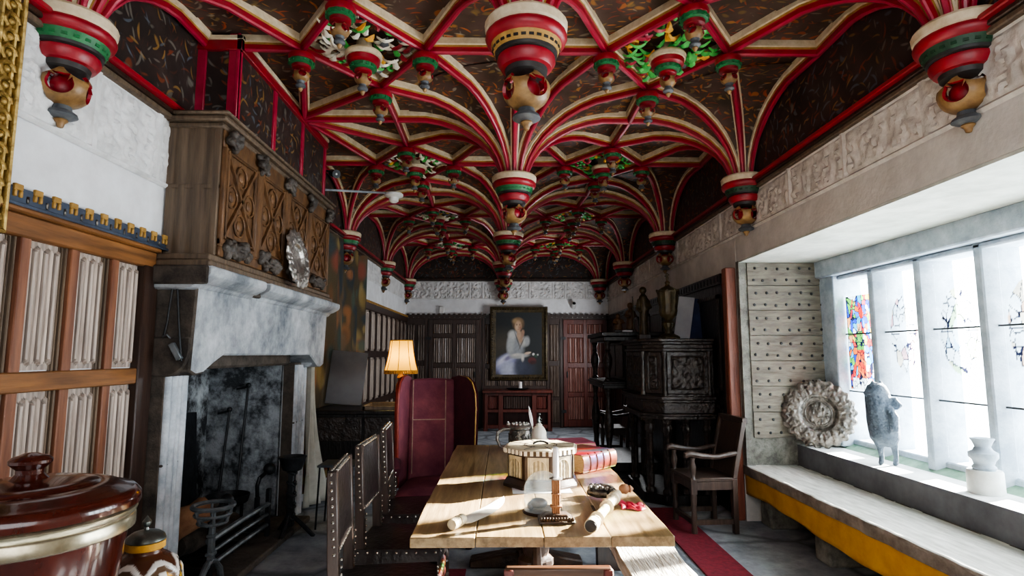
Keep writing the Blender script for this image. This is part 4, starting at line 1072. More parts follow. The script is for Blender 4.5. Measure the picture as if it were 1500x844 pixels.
# enamelled jug
JX, JY = -1.172, 2.0
t = thing('enamelled_jug', 'squat enamelled jug with moulded figures and a pewter lid beside the mahogany tub', 'jug', (JX, JY, .61))
mb = MB(); n = 144; pr = [(.055, 0), (.062, .01), (.06, .02), (.085, .05), (.108, .1), (.112, .15), (.108, .19), (.094, .215), (.07, .236), (.052, .246), (.05, .262), (.052, .275)]
rows = 80; cols = []
def jr(t): 
    z = t*.275
    for (r0, z0), (r1, z1) in zip(pr, pr[1:]):
        if z <= z1: return r0+(r1-r0)*(z-z0)/max(1e-6, z1-z0), z
    return pr[-1]
vs = []; fs = []
for j in range(rows+1):
    r, z = jr(j/rows)
    for i in range(n):
        a = 2*PI*i/n; k = 6; ph = (a*k/(2*PI)) % 1.0
        c = lin('#4a2a1c')
        rr_ = r
        if .03 < z < .238:
            arch = math.hypot((ph-.5)*1.6, max(0, (z-.145))/.09)
            if arch > .98: c = lin('#4a2c1e')
            elif arch > .82: c = lin('#cfc8c0'); rr_ += .004
            elif arch > .62: c = lin('#5a4636')
            else:
                d = math.hypot((ph-.5)*2.2, (z-.13)/.08)
                s = mnoise.noise((ph*6+int(a*k/(2*PI)), z*60, 2))
                c = lin('#1f2420') if s < -.12 else lin(['#c99a2c', '#2f8a66', '#d9cfc0', '#b88a30', '#e4dcd0', '#c08a1c'][int(a*k/(2*PI)+.01) % 6])
                if abs(ph-.5) < .1: c = lin('#d8d0c4'); rr_ += .004
        elif z <= .03: c = lin('#6a4a2c')
        vs.append((JX+rr_*math.cos(a), JY+rr_*math.sin(a), .61+z)); cols.append(c)
for j in range(rows):
    for i in range(n): fs.append((j*n+i, j*n+(i+1) % n, (j+1)*n+(i+1) % n, (j+1)*n+i))
mb.add(vs, fs); mb.build('body', 'jug', t, colors=cols)
mb = MB(); mb.lathe([(.052, .258), (.058, .262), (.058, .282), (.052, .284)], (JX, JY, .61), 28); mb.build('yellow_band', 'valance', t)
mb = MB(); mb.lathe([(.056, .283), (.059, .287), (.054, .3), (.04, .31), (.02, .316), (.008, .318), (.006, .326), (.013, .336), (.014, .344), (.006, .354), (.004, .358), (1e-5, .364)], (JX, JY, .61), 24); mb.build('pewter_lid', 'pewter', t)
mb = MB(); mb.tube([(JX-.045, JY+.02, .875), (JX-.1, JY+.04, .86), (JX-.13, JY+.05, .8), (JX-.11, JY+.045, .73)], [.011, .012, .012, .01], 8); mb.build('handle', 'log', t)

# ---------------------------------------------------------------- tapestry, drape, desk corner
rr = random.Random(12)
blobs = [(rr.random(), rr.random(), rr.uniform(.02, .07), rr.uniform(.02, .07), rr.choice(['#6a5640', '#8d4a3a', '#3a4a44', '#8a7444', '#4a5a50', '#6a4a30', '#2f3a40', '#94633c', '#9a8452'])) for _ in range(170)]
def tap_col(u, v):
    c = Vector(lin('#4f4430'))
    for (bx, by, rx, ry, h) in blobs:
        d = ((u-bx)/rx)**2+((v-by)/ry)**2
        if d < 1.3: c = c.lerp(Vector(lin(h)), min(1, 1.3-d)*.8)
    if u < .09 or v < .05:
        s = math.sin((u*3+v*34)*3); c = Vector(lin('#7a3a2a')) if s > .1 else Vector(lin('#8f7a44'))
        if abs((u if u < .5 else 1-u)-.085) < .012: c = Vector(lin('#2a2620'))
    return tuple(c)
t = thing('tapestry', 'faded woven tapestry hanging between the fireplace and the far panelling', 'tapestry', (LX, 7.2, 0))
mb = MB(); cols = []; nu, nv = 90, 110
ty0, ty1, tz0, tz1 = 5.97, 8.36, .12, 2.9
mb.grid(nu, nv, lambda u, v: (LX+.06+.022*math.sin(u*19+v*1.2)+.012*math.sin(u*41), ty0+u*(ty1-ty0), tz0+v*(tz1-tz0)))
for j in range(nv+1):
    for i in range(nu+1): cols.append(tap_col(i/nu, j/nv))
mb.build('cloth', 'tapestry', t, colors=cols, smooth=180)
fbox('hanging_pole', 'oak_dk', t, (LX, LX+.05, 5.95, 8.38, 2.88, 2.93), bevel=.008)
fbox('end_batten', 'oak_red', t, (LX, LX+.07, 8.345, 8.385, .1, 2.9), bevel=.006)
mb = MB()
def drp(u, v):
    w = .1+.3*(1-v)**1.6
    return (-1.93+.03*math.sin(u*17+v*2)+.18*(1-v)**2*u, 5.84+.02+w*(u-.15), .03+v*1.35)
mb.grid(30, 24, drp)
o = mb.build('canvas_drape', 'drape', None, solid=.006, smooth=180); tag(o, 'pale canvas drape hanging down and flaring beside the far fireplace jamb', 'drape')

t = thing('writing_desk', 'black oak desk beneath the tapestry, holding the lamp and a leaning board', 'desk', (-1.45, 6.45, 0))
fbox('top', 'oak_blk', t, (-1.98, -.9, 6.02, 6.85, .89, .93), bevel=.008)
fbox('carcase', 'oak_blk', t, (-1.95, -.95, 6.06, 6.8, .38, .89), bevel=.004)
for x in (-1.91, -1.0):
    for y in (6.1, 6.75):
        mb = MB(); mb.lathe([(.035, 0), (.04, .03), (.022, .06), (.03, .12), (.04, .2), (.03, .28), (.022, .32), (.036, .35), (.036, .39)], (x, y, 0), 14); mb.build('leg', 'oak_blk2', t)
for k in range(2):
    d = fbox('drawer', 'oak_blk2', t, (-1.9+k*.48, -1.45+k*.48, 6.045, 6.07, .62, .86), bevel=.005)
    mb = MB(); mb.ball((-1.68+k*.48, 6.035, .74), .018, 8); mb.build('knob', 'iron_grey', d)
mb = MB(); mb.M = T(-1.80, 6.62, .94, .1, math.radians(-9), math.radians(5)); mb.box(-.2, .2, 0, .02, .0, .6)
tag(mb.build('slate_board', 'slateboard', None, bevel=.003), 'glossy grey board leaning askew on the black desk and catching lamplight', 'board')
t = thing('display_tray', 'low dark open framed tray on the black desk between board and lamp', 'tray', (-1.26, 6.25, .93))
fbox('tray_base', 'oak_dk', t, (-1.44, -1.06, 6.08, 6.42, .93, .945)); fbox('tray_frame', 'mantel_side', t, (-1.45, -1.05, 6.07, 6.1, .93, .97), (-1.45, -1.05, 6.4, 6.43, .93, .985), (-1.45, -1.42, 6.07, 6.43, .93, .98), (-1.08, -1.05, 6.07, 6.43, .93, .98), bevel=.004)
LXp, LYp = -1.085, 6.2
t = thing('table_lamp', 'lit amber table lamp with a fringed bell shade on the black desk', 'lamp', (LXp, LYp, .93))
mb = MB(); mb.lathe([(.075, 0), (.08, .015), (.05, .03), (.03, .05), (.025, .1), (.04, .14), (.055, .2), (.05, .25), (.028, .29), (.024, .31), (.042, .325), (.03, .345), (.022, .36), (.016, .40)], (LXp, LYp, .93), 20); mb.build('base', 'lampwood', t)
mb = MB(); mb.lathe([(.168, 1.33), (.148, 1.40), (.130, 1.48), (.119, 1.56), (.113, 1.63), (.113, 1.645)], (LXp, LYp, 0), 8*6, lobes=(8, .018)); mb.f.pop(); mb.m.pop(); mb.f.pop(); mb.m.pop()
mb.build('lamp_shade', 'shade', t, smooth=60)
mb = MB()
for k in range(8):
    a = k*PI/4; mb.tube([(LXp+(r+.003)*math.cos(a), LYp+(r+.003)*math.sin(a), z) for r, z in ((.171, 1.33), (.151, 1.40), (.133, 1.48), (.121, 1.56), (.115, 1.645))], .0035, 5)
for z, r in ((1.645, .115), (1.33, .17)): mb.tube([(LXp+r*math.cos(k*PI/16), LYp+r*math.sin(k*PI/16), z) for k in range(32)], .005, 5, closed=True)
for k in range(48): a = k*PI/24; mb.bar((LXp+.171*math.cos(a), LYp+.171*math.sin(a), 1.333), (LXp+.172*math.cos(a), LYp+.172*math.sin(a), 1.295), .012, .012)
mb.build('fringe', 'shade_dk', t)
# little dark stand near the drape
t = thing('small_stand', 'small thin legged iron stand in the shade between fireplace and chairs', 'stand', (-1.45, 5.35, 0))
fbox('top', 'slate', t, (-1.62, -1.3, 5.2, 5.5, .52, .54), bevel=.005)
for x in (-1.6, -1.32):
    for y in (5.22, 5.48): mb = MB(); mb.tube([(x, y, .53), (x+(.02 if x > -1.5 else -.02), y, 0)], .009, 6); mb.build('leg', 'iron', t)
# ceiling rod with spotlight and white detector
t = thing('ceiling_spotlight', 'small black spotlight with a bright lens high beside the overmantel', 'spotlight', (-1.95, 5.9, 3.3))
mb = MB(); mb.M = T(-1.83, 6.12, 3.44, -.9, 0, 1.9); mb.lathe([(.02, -.09), (.04, -.085), (.042, .03), (.046, .05), (.04, .05)], n=16); mb.build('housing', 'iron', t)
mb = MB(); mb.M = T(-1.83, 6.12, 3.44, -.9, 0, 1.9); mb.lathe([(.038, .045), (1e-5, .052)], n=16); mb.build('lens', 'white_plastic', t)
mb = MB(); mb.tube([(-2.05, 6.14, 3.5), (-1.85, 6.13, 3.46)], .012, 6); mb.build('arm', 'iron', t)
t = thing('smoke_detector', 'white round detector at the end of a thin metal rod near the chimney', 'detector', (-1.165, 6.0, 3.1))
mb = MB(); mb.tube([(-2.05, 6.0, 3.235), (-1.17, 6.0, 3.19)], .012, 8); mb.build('rod', 'mullion', t)
mb = MB(); mb.lathe([(.085, .07), (.098, .06), (.098, .04), (.08, .03), (.05, .022), (.05, -.015), (.03, -.03), (1e-5, -.034)], (-1.165, 6.0, 3.12), 24); mb.build('head', 'white_plastic', t)
# ================================================================ TABLE AND WHAT LIES ON IT
TZ = .76
t = thing('refectory_table', 'long worn oak refectory table with thick planks in the middle of the room', 'table', (.16, 3.67, 0))
mb = MB(); tx = [-.385, -.115, .165, .44, .705]
for k in range(4):
    y0 = 2.46+[0, .004, 0, .003][k]; nseg = 14; rr = random.Random(k)
    x0, x1 = tx[k]+(.0012 if k else 0), tx[k+1]-(.0012 if k < 3 else 0)
    e0 = [x0+(rr.uniform(-.006, .006) if k == 0 else 0) for _ in range(nseg+1)]; e1 = [x1+(rr.uniform(-.007, .005) if k == 3 else 0) for _ in range(nseg+1)]
    vs = []; fs = []
    for i in range(nseg+1):
        y = y0+(4.88-y0)*i/nseg
        vs += [(e0[i], y, TZ-.042), (e1[i], y, TZ-.042), (e1[i], y, TZ), (e0[i], y, TZ)]
    for i in range(nseg):
        for q in range(4): fs.append((i*4+q, i*4+(q+1) % 4, i*4+4+(q+1) % 4, i*4+4+q))
    fs += [(3, 2, 1, 0), (nseg*4, nseg*4+1, nseg*4+2, nseg*4+3)]
    mb.add(vs, [tuple(reversed(f)) for f in fs])
mb.build('tabletop', 'table', t, bevel=.004, segs=2)
mb = MB()
for (xa, ya, xb, yb) in ((.166, 2.76, .15, 3.1), (.44, 2.7, .43, 2.95)): mb.box(min(xa, xb)-.004, max(xa, xb)+.001, ya, yb, TZ-.001, TZ+.0012)
mb.build('split', 'oak_dk', t)
for y in (3.0, 4.35):
    mb = MB(); mb.lathe([(.06, .09), (.075, .11), (.06, .14), (.07, .17), (.115, .24), (.125, .31), (.11, .37), (.07, .42), (.06, .44), (.085, .47), (.085, .5), (.06, .52), (.075, .6), (.09, .66)], (.16, y, 0), 24, lobes=(12, .03)); mb.build('bulbous_leg', 'table_leg', t)
    mb = MB(); mb.box(-.2, .52, y-.06, y+.06, .66, .718); mb.build('trestle_head', 'table_leg', t, bevel=.01); mb = MB(); mb.add([(.16-.4, y-.07, 0), (.16+.4, y-.07, 0), (.16+.4, y-.07, .05), (.16+.12, y-.07, .1), (.16-.12, y-.07, .1), (.16-.4, y-.07, .05), (.16-.4, y+.07, 0), (.16+.4, y+.07, 0), (.16+.4, y+.07, .05), (.16+.12, y+.07, .1), (.16-.12, y+.07, .1), (.16-.4, y+.07, .05)],
        [(0, 1, 2, 3, 4, 5), (11, 10, 9, 8, 7, 6)]+[(i, 6+i, 6+(i+1) % 6, (i+1) % 6) for i in range(6)]); mb.build('trestle_foot', 'table_leg', t, bevel=.01)
    for k in (-1, 1):
        mb = MB(); mb.tube([(.16, y+k*.05, .14), (.16, y+k*.14, .3), (.16, y+k*.13, .45), (.16, y+k*.05, .6)], [.03, .035, .03, .02], 8); mb.tube([(.16, y, .1), (.16, y+k*.18, .09), (.16, y+k*.25, .05), (.16, y+k*.27, .02)], [.04, .045, .04, .02], 8); mb.build('carved_scroll', 'table_leg', t)
fbox('stretcher', 'table_leg', t, (.11, .21, 3.06, 4.29, .05, .13), bevel=.01)

# octagonal casket
cx, cy, cr = .215, 3.45, .2
t = thing('octagonal_casket', 'octagonal bone and dark wood casket with arched panels and a chequered rim', 'casket', (cx, cy, TZ))
A0 = math.radians(-90-8)
def octa(r, a0=A0+PI/8): return [(cx+r*math.cos(a0+k*PI/4), cy+r*math.sin(a0+k*PI/4)) for k in range(8)]
mb = MB(); mb.prism(octa(.225), TZ, TZ+.018, 0); mb.prism(octa(.225), TZ+.018, TZ+.05, 0, .9); mb.build('plinth', 'dk_panel', t, bevel=.003)
mb = MB(); mb.prism(octa(.196), TZ+.05, TZ+.182, 0); mb.build('carcase', 'dk_panel', t, bevel=.002)
for k in range(8):
    an = A0+k*PI/4+PI/4; ap = .196*math.cos(PI/8)
    mb = MB(); mb.M = T(cx, cy, TZ) @ Matrix.Rotation(an, 4, 'Z') @ T(ap, 0, 0)
    w = .115
    mb.box(-.002, .002, -w/2-.006, w/2+.006, .054, .178, 1)
    while len(mb.c) < len(mb.v): mb.c.append((.3, .3, .3))
    def pan(u, v):
        y = (u-.5)*w; z = .058+v*.116; inside = abs(y) < w*.38 and (z < .12 or math.hypot(y/(w*.38), (z-.12)/.04) < 1)
        d = .007+(-.004 if inside else .001*math.sin(z*900))
        if inside:
            col = abs(((y+w*.4)/(w*.8)*4) % 1-.5)
            d += .006*max(0, .42-col)*2.2*(.6+.5*mnoise.noise((y*60, z*60, k)))
        g = .95
        if inside: g = .35+2.2*max(0, .42-col)*(.75+.4*mnoise.noise((y*60, z*60, k)))  # shade between the colonettes painted into the bone colour
        elif abs(abs(y)-w*.44) < .003: g = .35
        mb.c.append((g, g, g))
        return (d, y, z)
    mb.grid(30, 34, pan, 0)
    while len(mb.c) < len(mb.v): mb.c.append((1, 1, 1))
    mb.tube([(.008, w*.38*math.cos(PI*q/10), .12+.042*math.sin(PI*q/10)) for q in range(11)], .003, 5, 0)
    for s in (-1, 1): mb.tube([(.008, s*w*.38, .062), (.008, s*w*.38, .12)], .003, 5, 0)
    while len(mb.c) < len(mb.v): mb.c.append((1, 1, 1))
    mb.build('arched_panel', ['bone_t', 'dk_panel'], t)
mb = MB(); mb.prism(octa(.208), TZ+.180, TZ+.186, 0); mb.prism(octa(.208), TZ+.186, TZ+.208, 0, 1.05); mb.build('lid_rim', 'dk_panel', t)
mb = MB()
o8 = octa(.216)
for k in range(8):
    a = Vector((*o8[k], 0)); b = Vector((*o8[(k+1) % 8], 0))
    for q in range(5):
        p = a.lerp(b, (q+.25)/5); r_ = a.lerp(b, (q+.75)/5); nrm = (p-Vector((cx, cy, 0))).normalized()*.004
        mb.bar(p+nrm+Vector((0, 0, TZ+.198)), r_+nrm+Vector((0, 0, TZ+.198)), .008, .024)
mb.build('bone_merlons', 'bone_w', t)
mb = MB(); mb.prism(octa(.215), TZ+.208, TZ+.218, 0, .97); mb.build('lid', 'bone', t, bevel=.003)
mb = MB()
for k in range(8):
    p = Vector((*octa(.2)[k], TZ+.2188)); q = Vector((*octa(.08)[k], TZ+.2188)); mb.bar(p, q, .006, .0015)
    a, b = octa(.1)[k], octa(.1)[(k+1) % 8]; mb.bar((*a, TZ+.2188), (*b, TZ+.2188), .006, .0015)
mb.build('lid_inlay', 'dk_panel', t)
mb = MB(); mb.tube([(cx+.03*math.cos(k*PI/6)*1.4, cy+.03*math.sin(k*PI/6)*.5, TZ+.224+.012*math.sin(k*PI/6)**2) for k in range(7)], .006, 6); mb.build('lid_handle', 'iron', t)

# paper under and before the casket
mb = MB(); mb.M = T(.2, 3.2, TZ+.001, .03); mb.box(-.15, .17, 0, .13, 0, .0025)
tag(mb.build('paper_sheet', 'paper'), 'white paper sheet lying just in front of the octagonal casket', 'paper')
# silver tankard with quill
t = thing('tankard', 'silver lidded tankard with a scrolled handle standing behind the casket', 'tankard', (.13, 4.62, TZ))
mb = MB(); mb.lathe([(.086, 0), (.095, .006), (.09, .02), (.082, .03), (.084, .06), (.088, .1), (.084, .14), (.08, .155), (.086, .162), (.086, .17), (.08, .172)], (.13, 4.62, TZ), 32)
for k in range(10): a = k*PI/5; mb.tube([(.13+.088*math.cos(a+.2*math.sin(j)), 4.62+.088*math.sin(a+.2*math.sin(j)), TZ+.04+j*.015) for j in range(7)], .006, 5)
mb.build('body', 'silver_dk', t)
mb = MB(); mb.lathe([(.088, .172), (.09, .182), (.07, .196), (.03, .202), (1e-5, .204)], (.13, 4.62, TZ), 28)
for k in range(12): a = k*PI/6; mb.ball((.13+.06*math.cos(a), 4.62+.06*math.sin(a), TZ+.2), .012, 6)
mb.build('lid', 'silver', t)
mb = MB(); mb.tube([(.06, 4.6, TZ+.16), (.0, 4.58, TZ+.165), (-.045, 4.57, TZ+.14), (-.05, 4.57, TZ+.09), (-.03, 4.575, TZ+.04), (.0, 4.58, TZ+.02), (-.01, 4.58, TZ+.005)], [.01, .012, .013, .013, .011, .009, .006], 8)
mb.ball((.035, 4.59, TZ+.2), .016, 8); mb.tube([(.05, 4.6, TZ+.18), (.03, 4.59, TZ+.22)], .008, 6); mb.build('handle', 'silver', t)
t = thing('quill', 'white feather quill standing up beside the tankard lid', 'quill', (.235, 4.55, TZ))
mb = MB(); mb.tube([(.235, 4.6, TZ), (.222, 4.58, TZ+.2), (.195, 4.56, TZ+.33)], .004, 6); mb.build('shaft', 'bone_w', t)
mb = MB()
def fea(u, v):
    s = v; w = .028*math.sin(PI*min(1, .12+s*.88))**.7*(1-.3*s); p = Vector((.222, 4.578, TZ+.19)).lerp(Vector((.193, 4.558, TZ+.345)), s)
    return (p.x+(u-.5)*w, p.y+(u-.5)*w*.3, p.z)
mb.grid(6, 14, fea); mb.build('feather', 'paper', t, smooth=180, solid=.001)
# bone bell shaped cup with figure
bx, by = .265, 4.45
t = thing('bone_cup', 'pale turned bone cup with a domed lid and a tiny figure on top', 'cup', (bx, by, TZ))
mb = MB(); mb.lathe([(.05, 0), (.055, .01), (.04, .02), (.05, .04), (.066, .05), (.07, .08), (.07, .105), (.066, .11)], (bx, by, TZ), 28); mb.build('bowl', 'bone_w', t)
mb = MB(); mb.lathe([(.06, .11), (.056, .12), (.056, .15), (.048, .18), (.032, .2), (.022, .206), (.026, .212), (.012, .226), (1e-5, .228)], (bx, by, TZ), 28); mb.tube([(bx+.057*math.cos(k*PI/14), by+.057*math.sin(k*PI/14), TZ+.122) for k in range(28)], .003, 5, closed=True); mb.build('lid', 'bone_w', t)
mb = MB(); mb.tube([(bx, by, TZ+.225), (bx-.004, by, TZ+.255), (bx+.004, by, TZ+.275)], [.012, .010, .006], 8); mb.ball((bx+.004, by, TZ+.29), .011, 8); mb.tube([(bx-.022, by, TZ+.24), (bx, by, TZ+.262), (bx+.024, by, TZ+.252)], .005, 6); mb.tube([(bx-.02, by, TZ+.225), (bx+.022, by, TZ+.238)], .006, 6)
mb.build('figure', 'pewter', t, remesh=.0035)
# books
def book(name, label, c, L, W, H, rz, cover, pages, z0, bands=0):
    t = thing(name, label, 'book', (c[0], c[1], z0), rz); q = T(c[0], c[1], z0, rz)
    a = MB(); a.M = q; n = 9       # spine along local x at y = 0 facing -y, boards run to +y
    pr = [(-.028*math.sin(PI*k/n), H/2-H/2*math.cos(PI*k/n)) for k in range(n+1)]
    pr2 = [(y+.007, H/2+(z-H/2)*.86) for y, z in pr]
    vs = [(-L/2, y, z) for y, z in pr]+[(L/2, y, z) for y, z in pr]
    a.add(vs, [(i, i+1, n+2+i, n+1+i) for i in range(n)]); a.box(-L/2, L/2, 0, W, 0, .006); a.box(-L/2, L/2, 0, W, H-.006, H)
    for k in range(bands):
        x = -L/2+L*(k+1)/(bands+1); a.tube([(x, y-.001, z) for y, z in pr], .0045, 6)
    a.build('cover', cover, t)
    a = MB(); a.M = q; a.box(-L/2+.006, L/2-.006, -.018, W-.008, .006, H-.006); a.build('pages', pages, t)
    return t
book('large_book', 'thick tan leather book with raised spine bands lying on the table edge by the casket', (.605, 3.83), .35, .27, .115, math.radians(44), 'book_tan', 'pages', TZ, 4)
book('flat_book', 'thin pink covered book lying behind the thick tan book', (.5, 4.3), .34, .26, .1, math.radians(12), 'book_pink', 'pages', TZ, 0)
# candlestick with white stub, and glass dome
kx, ky = .235, 2.69
t = thing('candlestick', 'dark square fluted candlestick with a short white candle before the casket', 'candlestick', (kx, ky, TZ))
mb = MB(); mb.box(kx-.08, kx+.08, ky-.055, ky+.055, TZ, TZ+.012); mb.prism([(kx-.074, ky-.05), (kx+.074, ky-.05), (kx+.074, ky+.05), (kx-.074, ky+.05)], TZ+.012, TZ+.035, 0, .62)
for k in range(12): mb.ball((kx-.07+k*.0127, ky-.052, TZ+.02), .009, 6)
mb.build('base', 'table_leg', t, bevel=.003)
mb = MB(); mb.box(kx-.026, kx+.026, ky-.02, ky+.02, TZ+.062, TZ+.069)
for k in range(4): mb.box(kx-.017+k*.009, kx-.010+k*.009, ky-.017, ky+.014, TZ+.03, TZ+.178)
mb.box(kx-.018, kx+.018, ky-.013, ky+.013, TZ+.03, TZ+.178); mb.box(kx-.021, kx+.021, ky-.019, ky+.017, TZ+.115, TZ+.121)
mb.build('column', 'log', t, bevel=.002)
mb = MB(); mb.lathe([(.02, .178), (.03, .182), (.03, .186), (.018, .19)], (kx, ky, TZ), 16); mb.build('drip_pan', 'silver', t)
mb = MB(); mb.lathe([(.013, .186), (.013, .318), (.008, .322)], (kx, ky, TZ), 16); mb.build('candle', 'paper', t)
gx, gy = .185, 2.84
t = thing('glass_dome', 'clear glass dome with a small dark object inside, behind the candlestick', 'dome', (gx, gy, TZ))
mb = MB(); mb.lathe([(.088, .004), (.088, .10)]+[(.088*math.cos(k*PI/16), .10+.088*math.sin(k*PI/16)) for k in range(1, 8)]+[(.004, .188)], (gx, gy, TZ), 36); mb.f = mb.f[:-2]; mb.m = mb.m[:-2]; mb.build('glass_cover', 'dome_glass', t, smooth=180)
mb = MB(); mb.lathe([(.094, 0), (.096, .006), (.09, .012), (1e-5, .012)], (gx, gy, TZ), 32); mb.build('stand', 'oak_dk', t)
mb = MB(); mb.ball((gx-.02, gy, TZ+.04), .034, 12, 0, (1.3, .9, .75)); mb.ball((gx-.055, gy, TZ+.03), .02, 8); mb.build('relic', 'iron_grey', t)
# ivory paper knife
t = thing('ivory_knife', 'white ivory bladed knife with a round carved handle lying on the table corner', 'knife', (-.2, 2.58, TZ))
a, b = Vector((-.215, 2.56, TZ+.024)), Vector((.0, 3.09, TZ+.012)); d = (b-a).normalized(); sd = Vector((-d.y, d.x, 0))
mb = MB(); mb.tube([a-d*.01, a, a+d*.05, a+d*.09], [.021, .024, .022, .024], 14); mb.tube([a+d*.045, a+d*.052], .0255, 14); mb.build('handle', 'bone', t)
mb = MB(); n = 12
for q in range(2): pass
vs = []; fs = []
for k in range(n+1):
    s = k/n; p = a.lerp(b, .15+.85*s)+sd*.03*math.sin(s*PI)*-1; w = .046*(1-s**2.2)**.7+.002; h = .010*(1-s)+.002
    z = TZ+.012
    vs += [(p.x-sd.x*w, p.y-sd.y*w, z), (p.x, p.y, z+h), (p.x+sd.x*w, p.y+sd.y*w, z), (p.x, p.y, z-h)]
for k in range(n):
    for q in range(4): fs.append((k*4+q, k*4+(q+1) % 4, k*4+4+(q+1) % 4, k*4+4+q))
fs += [(3, 2, 1, 0), (n*4, n*4+1, n*4+2, n*4+3)]
mb.add(vs, fs); mb.build('blade', 'bone_w', t, smooth=50)
# pale carved mace, with a dark hollow end
t = thing('carved_mace', 'pale carved club like staff with a dark hollow end and ornate silver head', 'mace', (.5, 2.85, TZ))
a, b = Vector((.362, 2.5, TZ+.03)), Vector((.575, 3.03, TZ+.035)); d = (b-a).normalized()
mb = MB(); mb.tube([a, a+d*.02, a+d*.06, a+d*.1, a+d*.2, a+d*.35, a+d*.46, a+d*.5, a+d*.57], [.028, .03, .028, .022, .021, .021, .024, .028, .024], 16)
for s_ in (.06, .1, .12, .3, .33, .46, .5): mb.tube([a+d*(s_-.006), a+d*s_, a+d*(s_+.006)], [.024, .031, .024], 16)
mb.build('shaft', 'bone', t)
mb = MB(); mb.tube([a-d*.004, a+d*.003], [.024, .026], 16); mb.build('hollow_end', 'black', t)
mb = MB(); e = b+d*.02
mb.tube([e+Vector((-.02, .0, 0)), e+Vector((-.03, .05, .005)), e+Vector((-.06, .1, .005)), e+Vector((-.11, .12, 0)), e+Vector((-.13, .08, -.01)), e+Vector((-.1, .04, -.01)), e+Vector((-.05, .02, -.01))], [.02, .026, .024, .022, .02, .022, .02], 10)
for k in range(14): mb.ball((e.x-.03-.008*k+.0, e.y+.02+.09*abs(math.sin(k)), TZ+.05), .014, 6)
mb.build('head', 'silver_dk', t)
mb = MB(); mb.lathe([(.012, -.03), (.024, -.015), (.026, .005), (.016, .02), (.02, .026), (.008, .04), (1e-5, .045)], (0, 0, 0), 14); mb.M = Matrix()
mb.v = [Vector((b.x+.05+p.z, b.y+.05+p.y, TZ+.05+p.x)) for p in mb.v]; mb.build('knob', 'log', t)
# crumpled red ribbon / seal
mb = MB()
mb.grid(16, 10, lambda u, v: (.565+.12*u, 2.86+.12*v+.02*math.sin(u*7), TZ+.004+.02*abs(math.sin(u*9+v*4)*math.sin(v*6))*(1-u*.4)))
tag(mb.build('red_ribbon', 'pink_red', None, smooth=180, solid=.002), 'crumpled scrap of red ribbon beside the pale carved club', 'ribbon')

# ================================================================ SEATS
def leather_chair():
    t = thing('dining_chair', 'x', 'chair', (0, 0, 0))
    for s in (-1, 1):
        mb = MB(); mb.bar((s*.2, .2, 0), (s*.2, .19, .46), .045, .045); mb.bar((s*.2, .19, .44), (s*.2, .215, 1.02), .045, .05, w2=.04, d2=.038); mb.build('back_post', 'chair_wood', t, bevel=.004)
    def legp(z0, z1): 
        p = []; n = 6
        for k in range(n):
            z = z0+(z1-z0)*k/n; h = (z1-z0)/n
            p += [(.013, z), (.022, z+h*.25), (.024, z+h*.5), (.022, z+h*.75), (.013, z+h*.97)]
        return p
    for s in (-1, 1):
        mb = MB(); mb.lathe([(.02, 0), (.024, .02)]+legp(.03, .4), (s*.2, -.19, 0), 12); mb.box(s*.2-.022, s*.2+.022, -.212, -.168, .14, .2); mb.box(s*.2-.023, s*.2+.023, -.213, -.167, .4, .46); mb.build('leg', 'chair_wood', t)
    mb = MB(); mb.bar((-.2, -.19, .3), (.2, -.19, .3), .025, .04); mb.bar((-.2, .19, .2), (.2, .19, .2), .025, .03)
    for s in (-1, 1): mb.bar((s*.2, -.19, .17), (s*.2, .19, .17), .025, .03)
    for k in range(7): mb.ball((-.15+k*.05, -.19, .3), .026, 8)
    mb.build('stretcher', 'chair_wood', t)
    mb = MB(); mb.grid(10, 10, lambda u, v: ((u-.5)*.46, (v-.5)*.44, .5+.022*math.sin(PI*u)*math.sin(PI*v)))
    mb.box(-.23, .23, -.22, .22, .425, .5); smb = mb
    mb = MB()
    mb.grid(10, 8, lambda u, v: ((u-.5)*.42, .185+.024*v-.016*math.sin(PI*u)*math.sin(PI*v), .69+v*.325))
    mb.add([(-.215, .186, .68), (.215, .186, .68), (.215, .207, 1.02), (-.215, .207, 1.02), (-.215, .213, .68), (.215, .213, .68), (.215, .232, 1.02), (-.215, .232, 1.02)], [(0, 1, 2, 3), (7, 6, 5, 4), (0, 4, 5, 1), (1, 5, 6, 2), (2, 6, 7, 3), (3, 7, 4, 0)])
    for k in range(11):
        v = k/10
        for s in (-1, 1): mb.ball((s*.2, .184+.022*v, .695+.315*v), .0075, 6, 1); mb.ball((s*.222, .195+.022*v, .695+.315*v), .0075, 6, 1)
    for k in range(13): u = -.2+.4*k/12; mb.ball((u, .186, .693), .007, 6, 1); mb.ball((u, .205, 1.012), .007, 6, 1); mb.ball((u, .218, 1.022), .006, 6, 1)
    for k in range(9): 
        u = -.2+.4*k/8; smb.ball((u, -.222, .485), .007, 6, 1); smb.ball((-.232, u, .485), .007, 6, 1); smb.ball((.232, u, .485), .007, 6, 1)
    for s in (-1, 1):
        for k in range(6): mb.ball((s*.2, .168, .52+k*.03), .007, 6, 1)
    mb.build('back_panel', ['leather', 'stud'], t); smb.build('seat', ['leather', 'stud'], t)
    return t
ch = leather_chair()
g = 'leather dining chairs along the hearth side of the table'
spots = [((-.515, 2.7), 'studded leather dining chair at the near end of the row by the hearth'), ((-.55, 3.36), 'studded leather dining chair in the middle of the row by the hearth'), ((-.575, 4.03), 'studded leather dining chair at the far end of the row, before the wing chair')]
for k, ((x, y), lb) in enumerate(spots):
    if k == 0: ch.location = (x, y, 0); ch.rotation_euler = (0, 0, PI/2+.11); ch['label'] = lb; ch['group'] = g
    else: dup(ch, (x, y, 0), PI/2+(.09 if k == 2 else .0), lb, g)
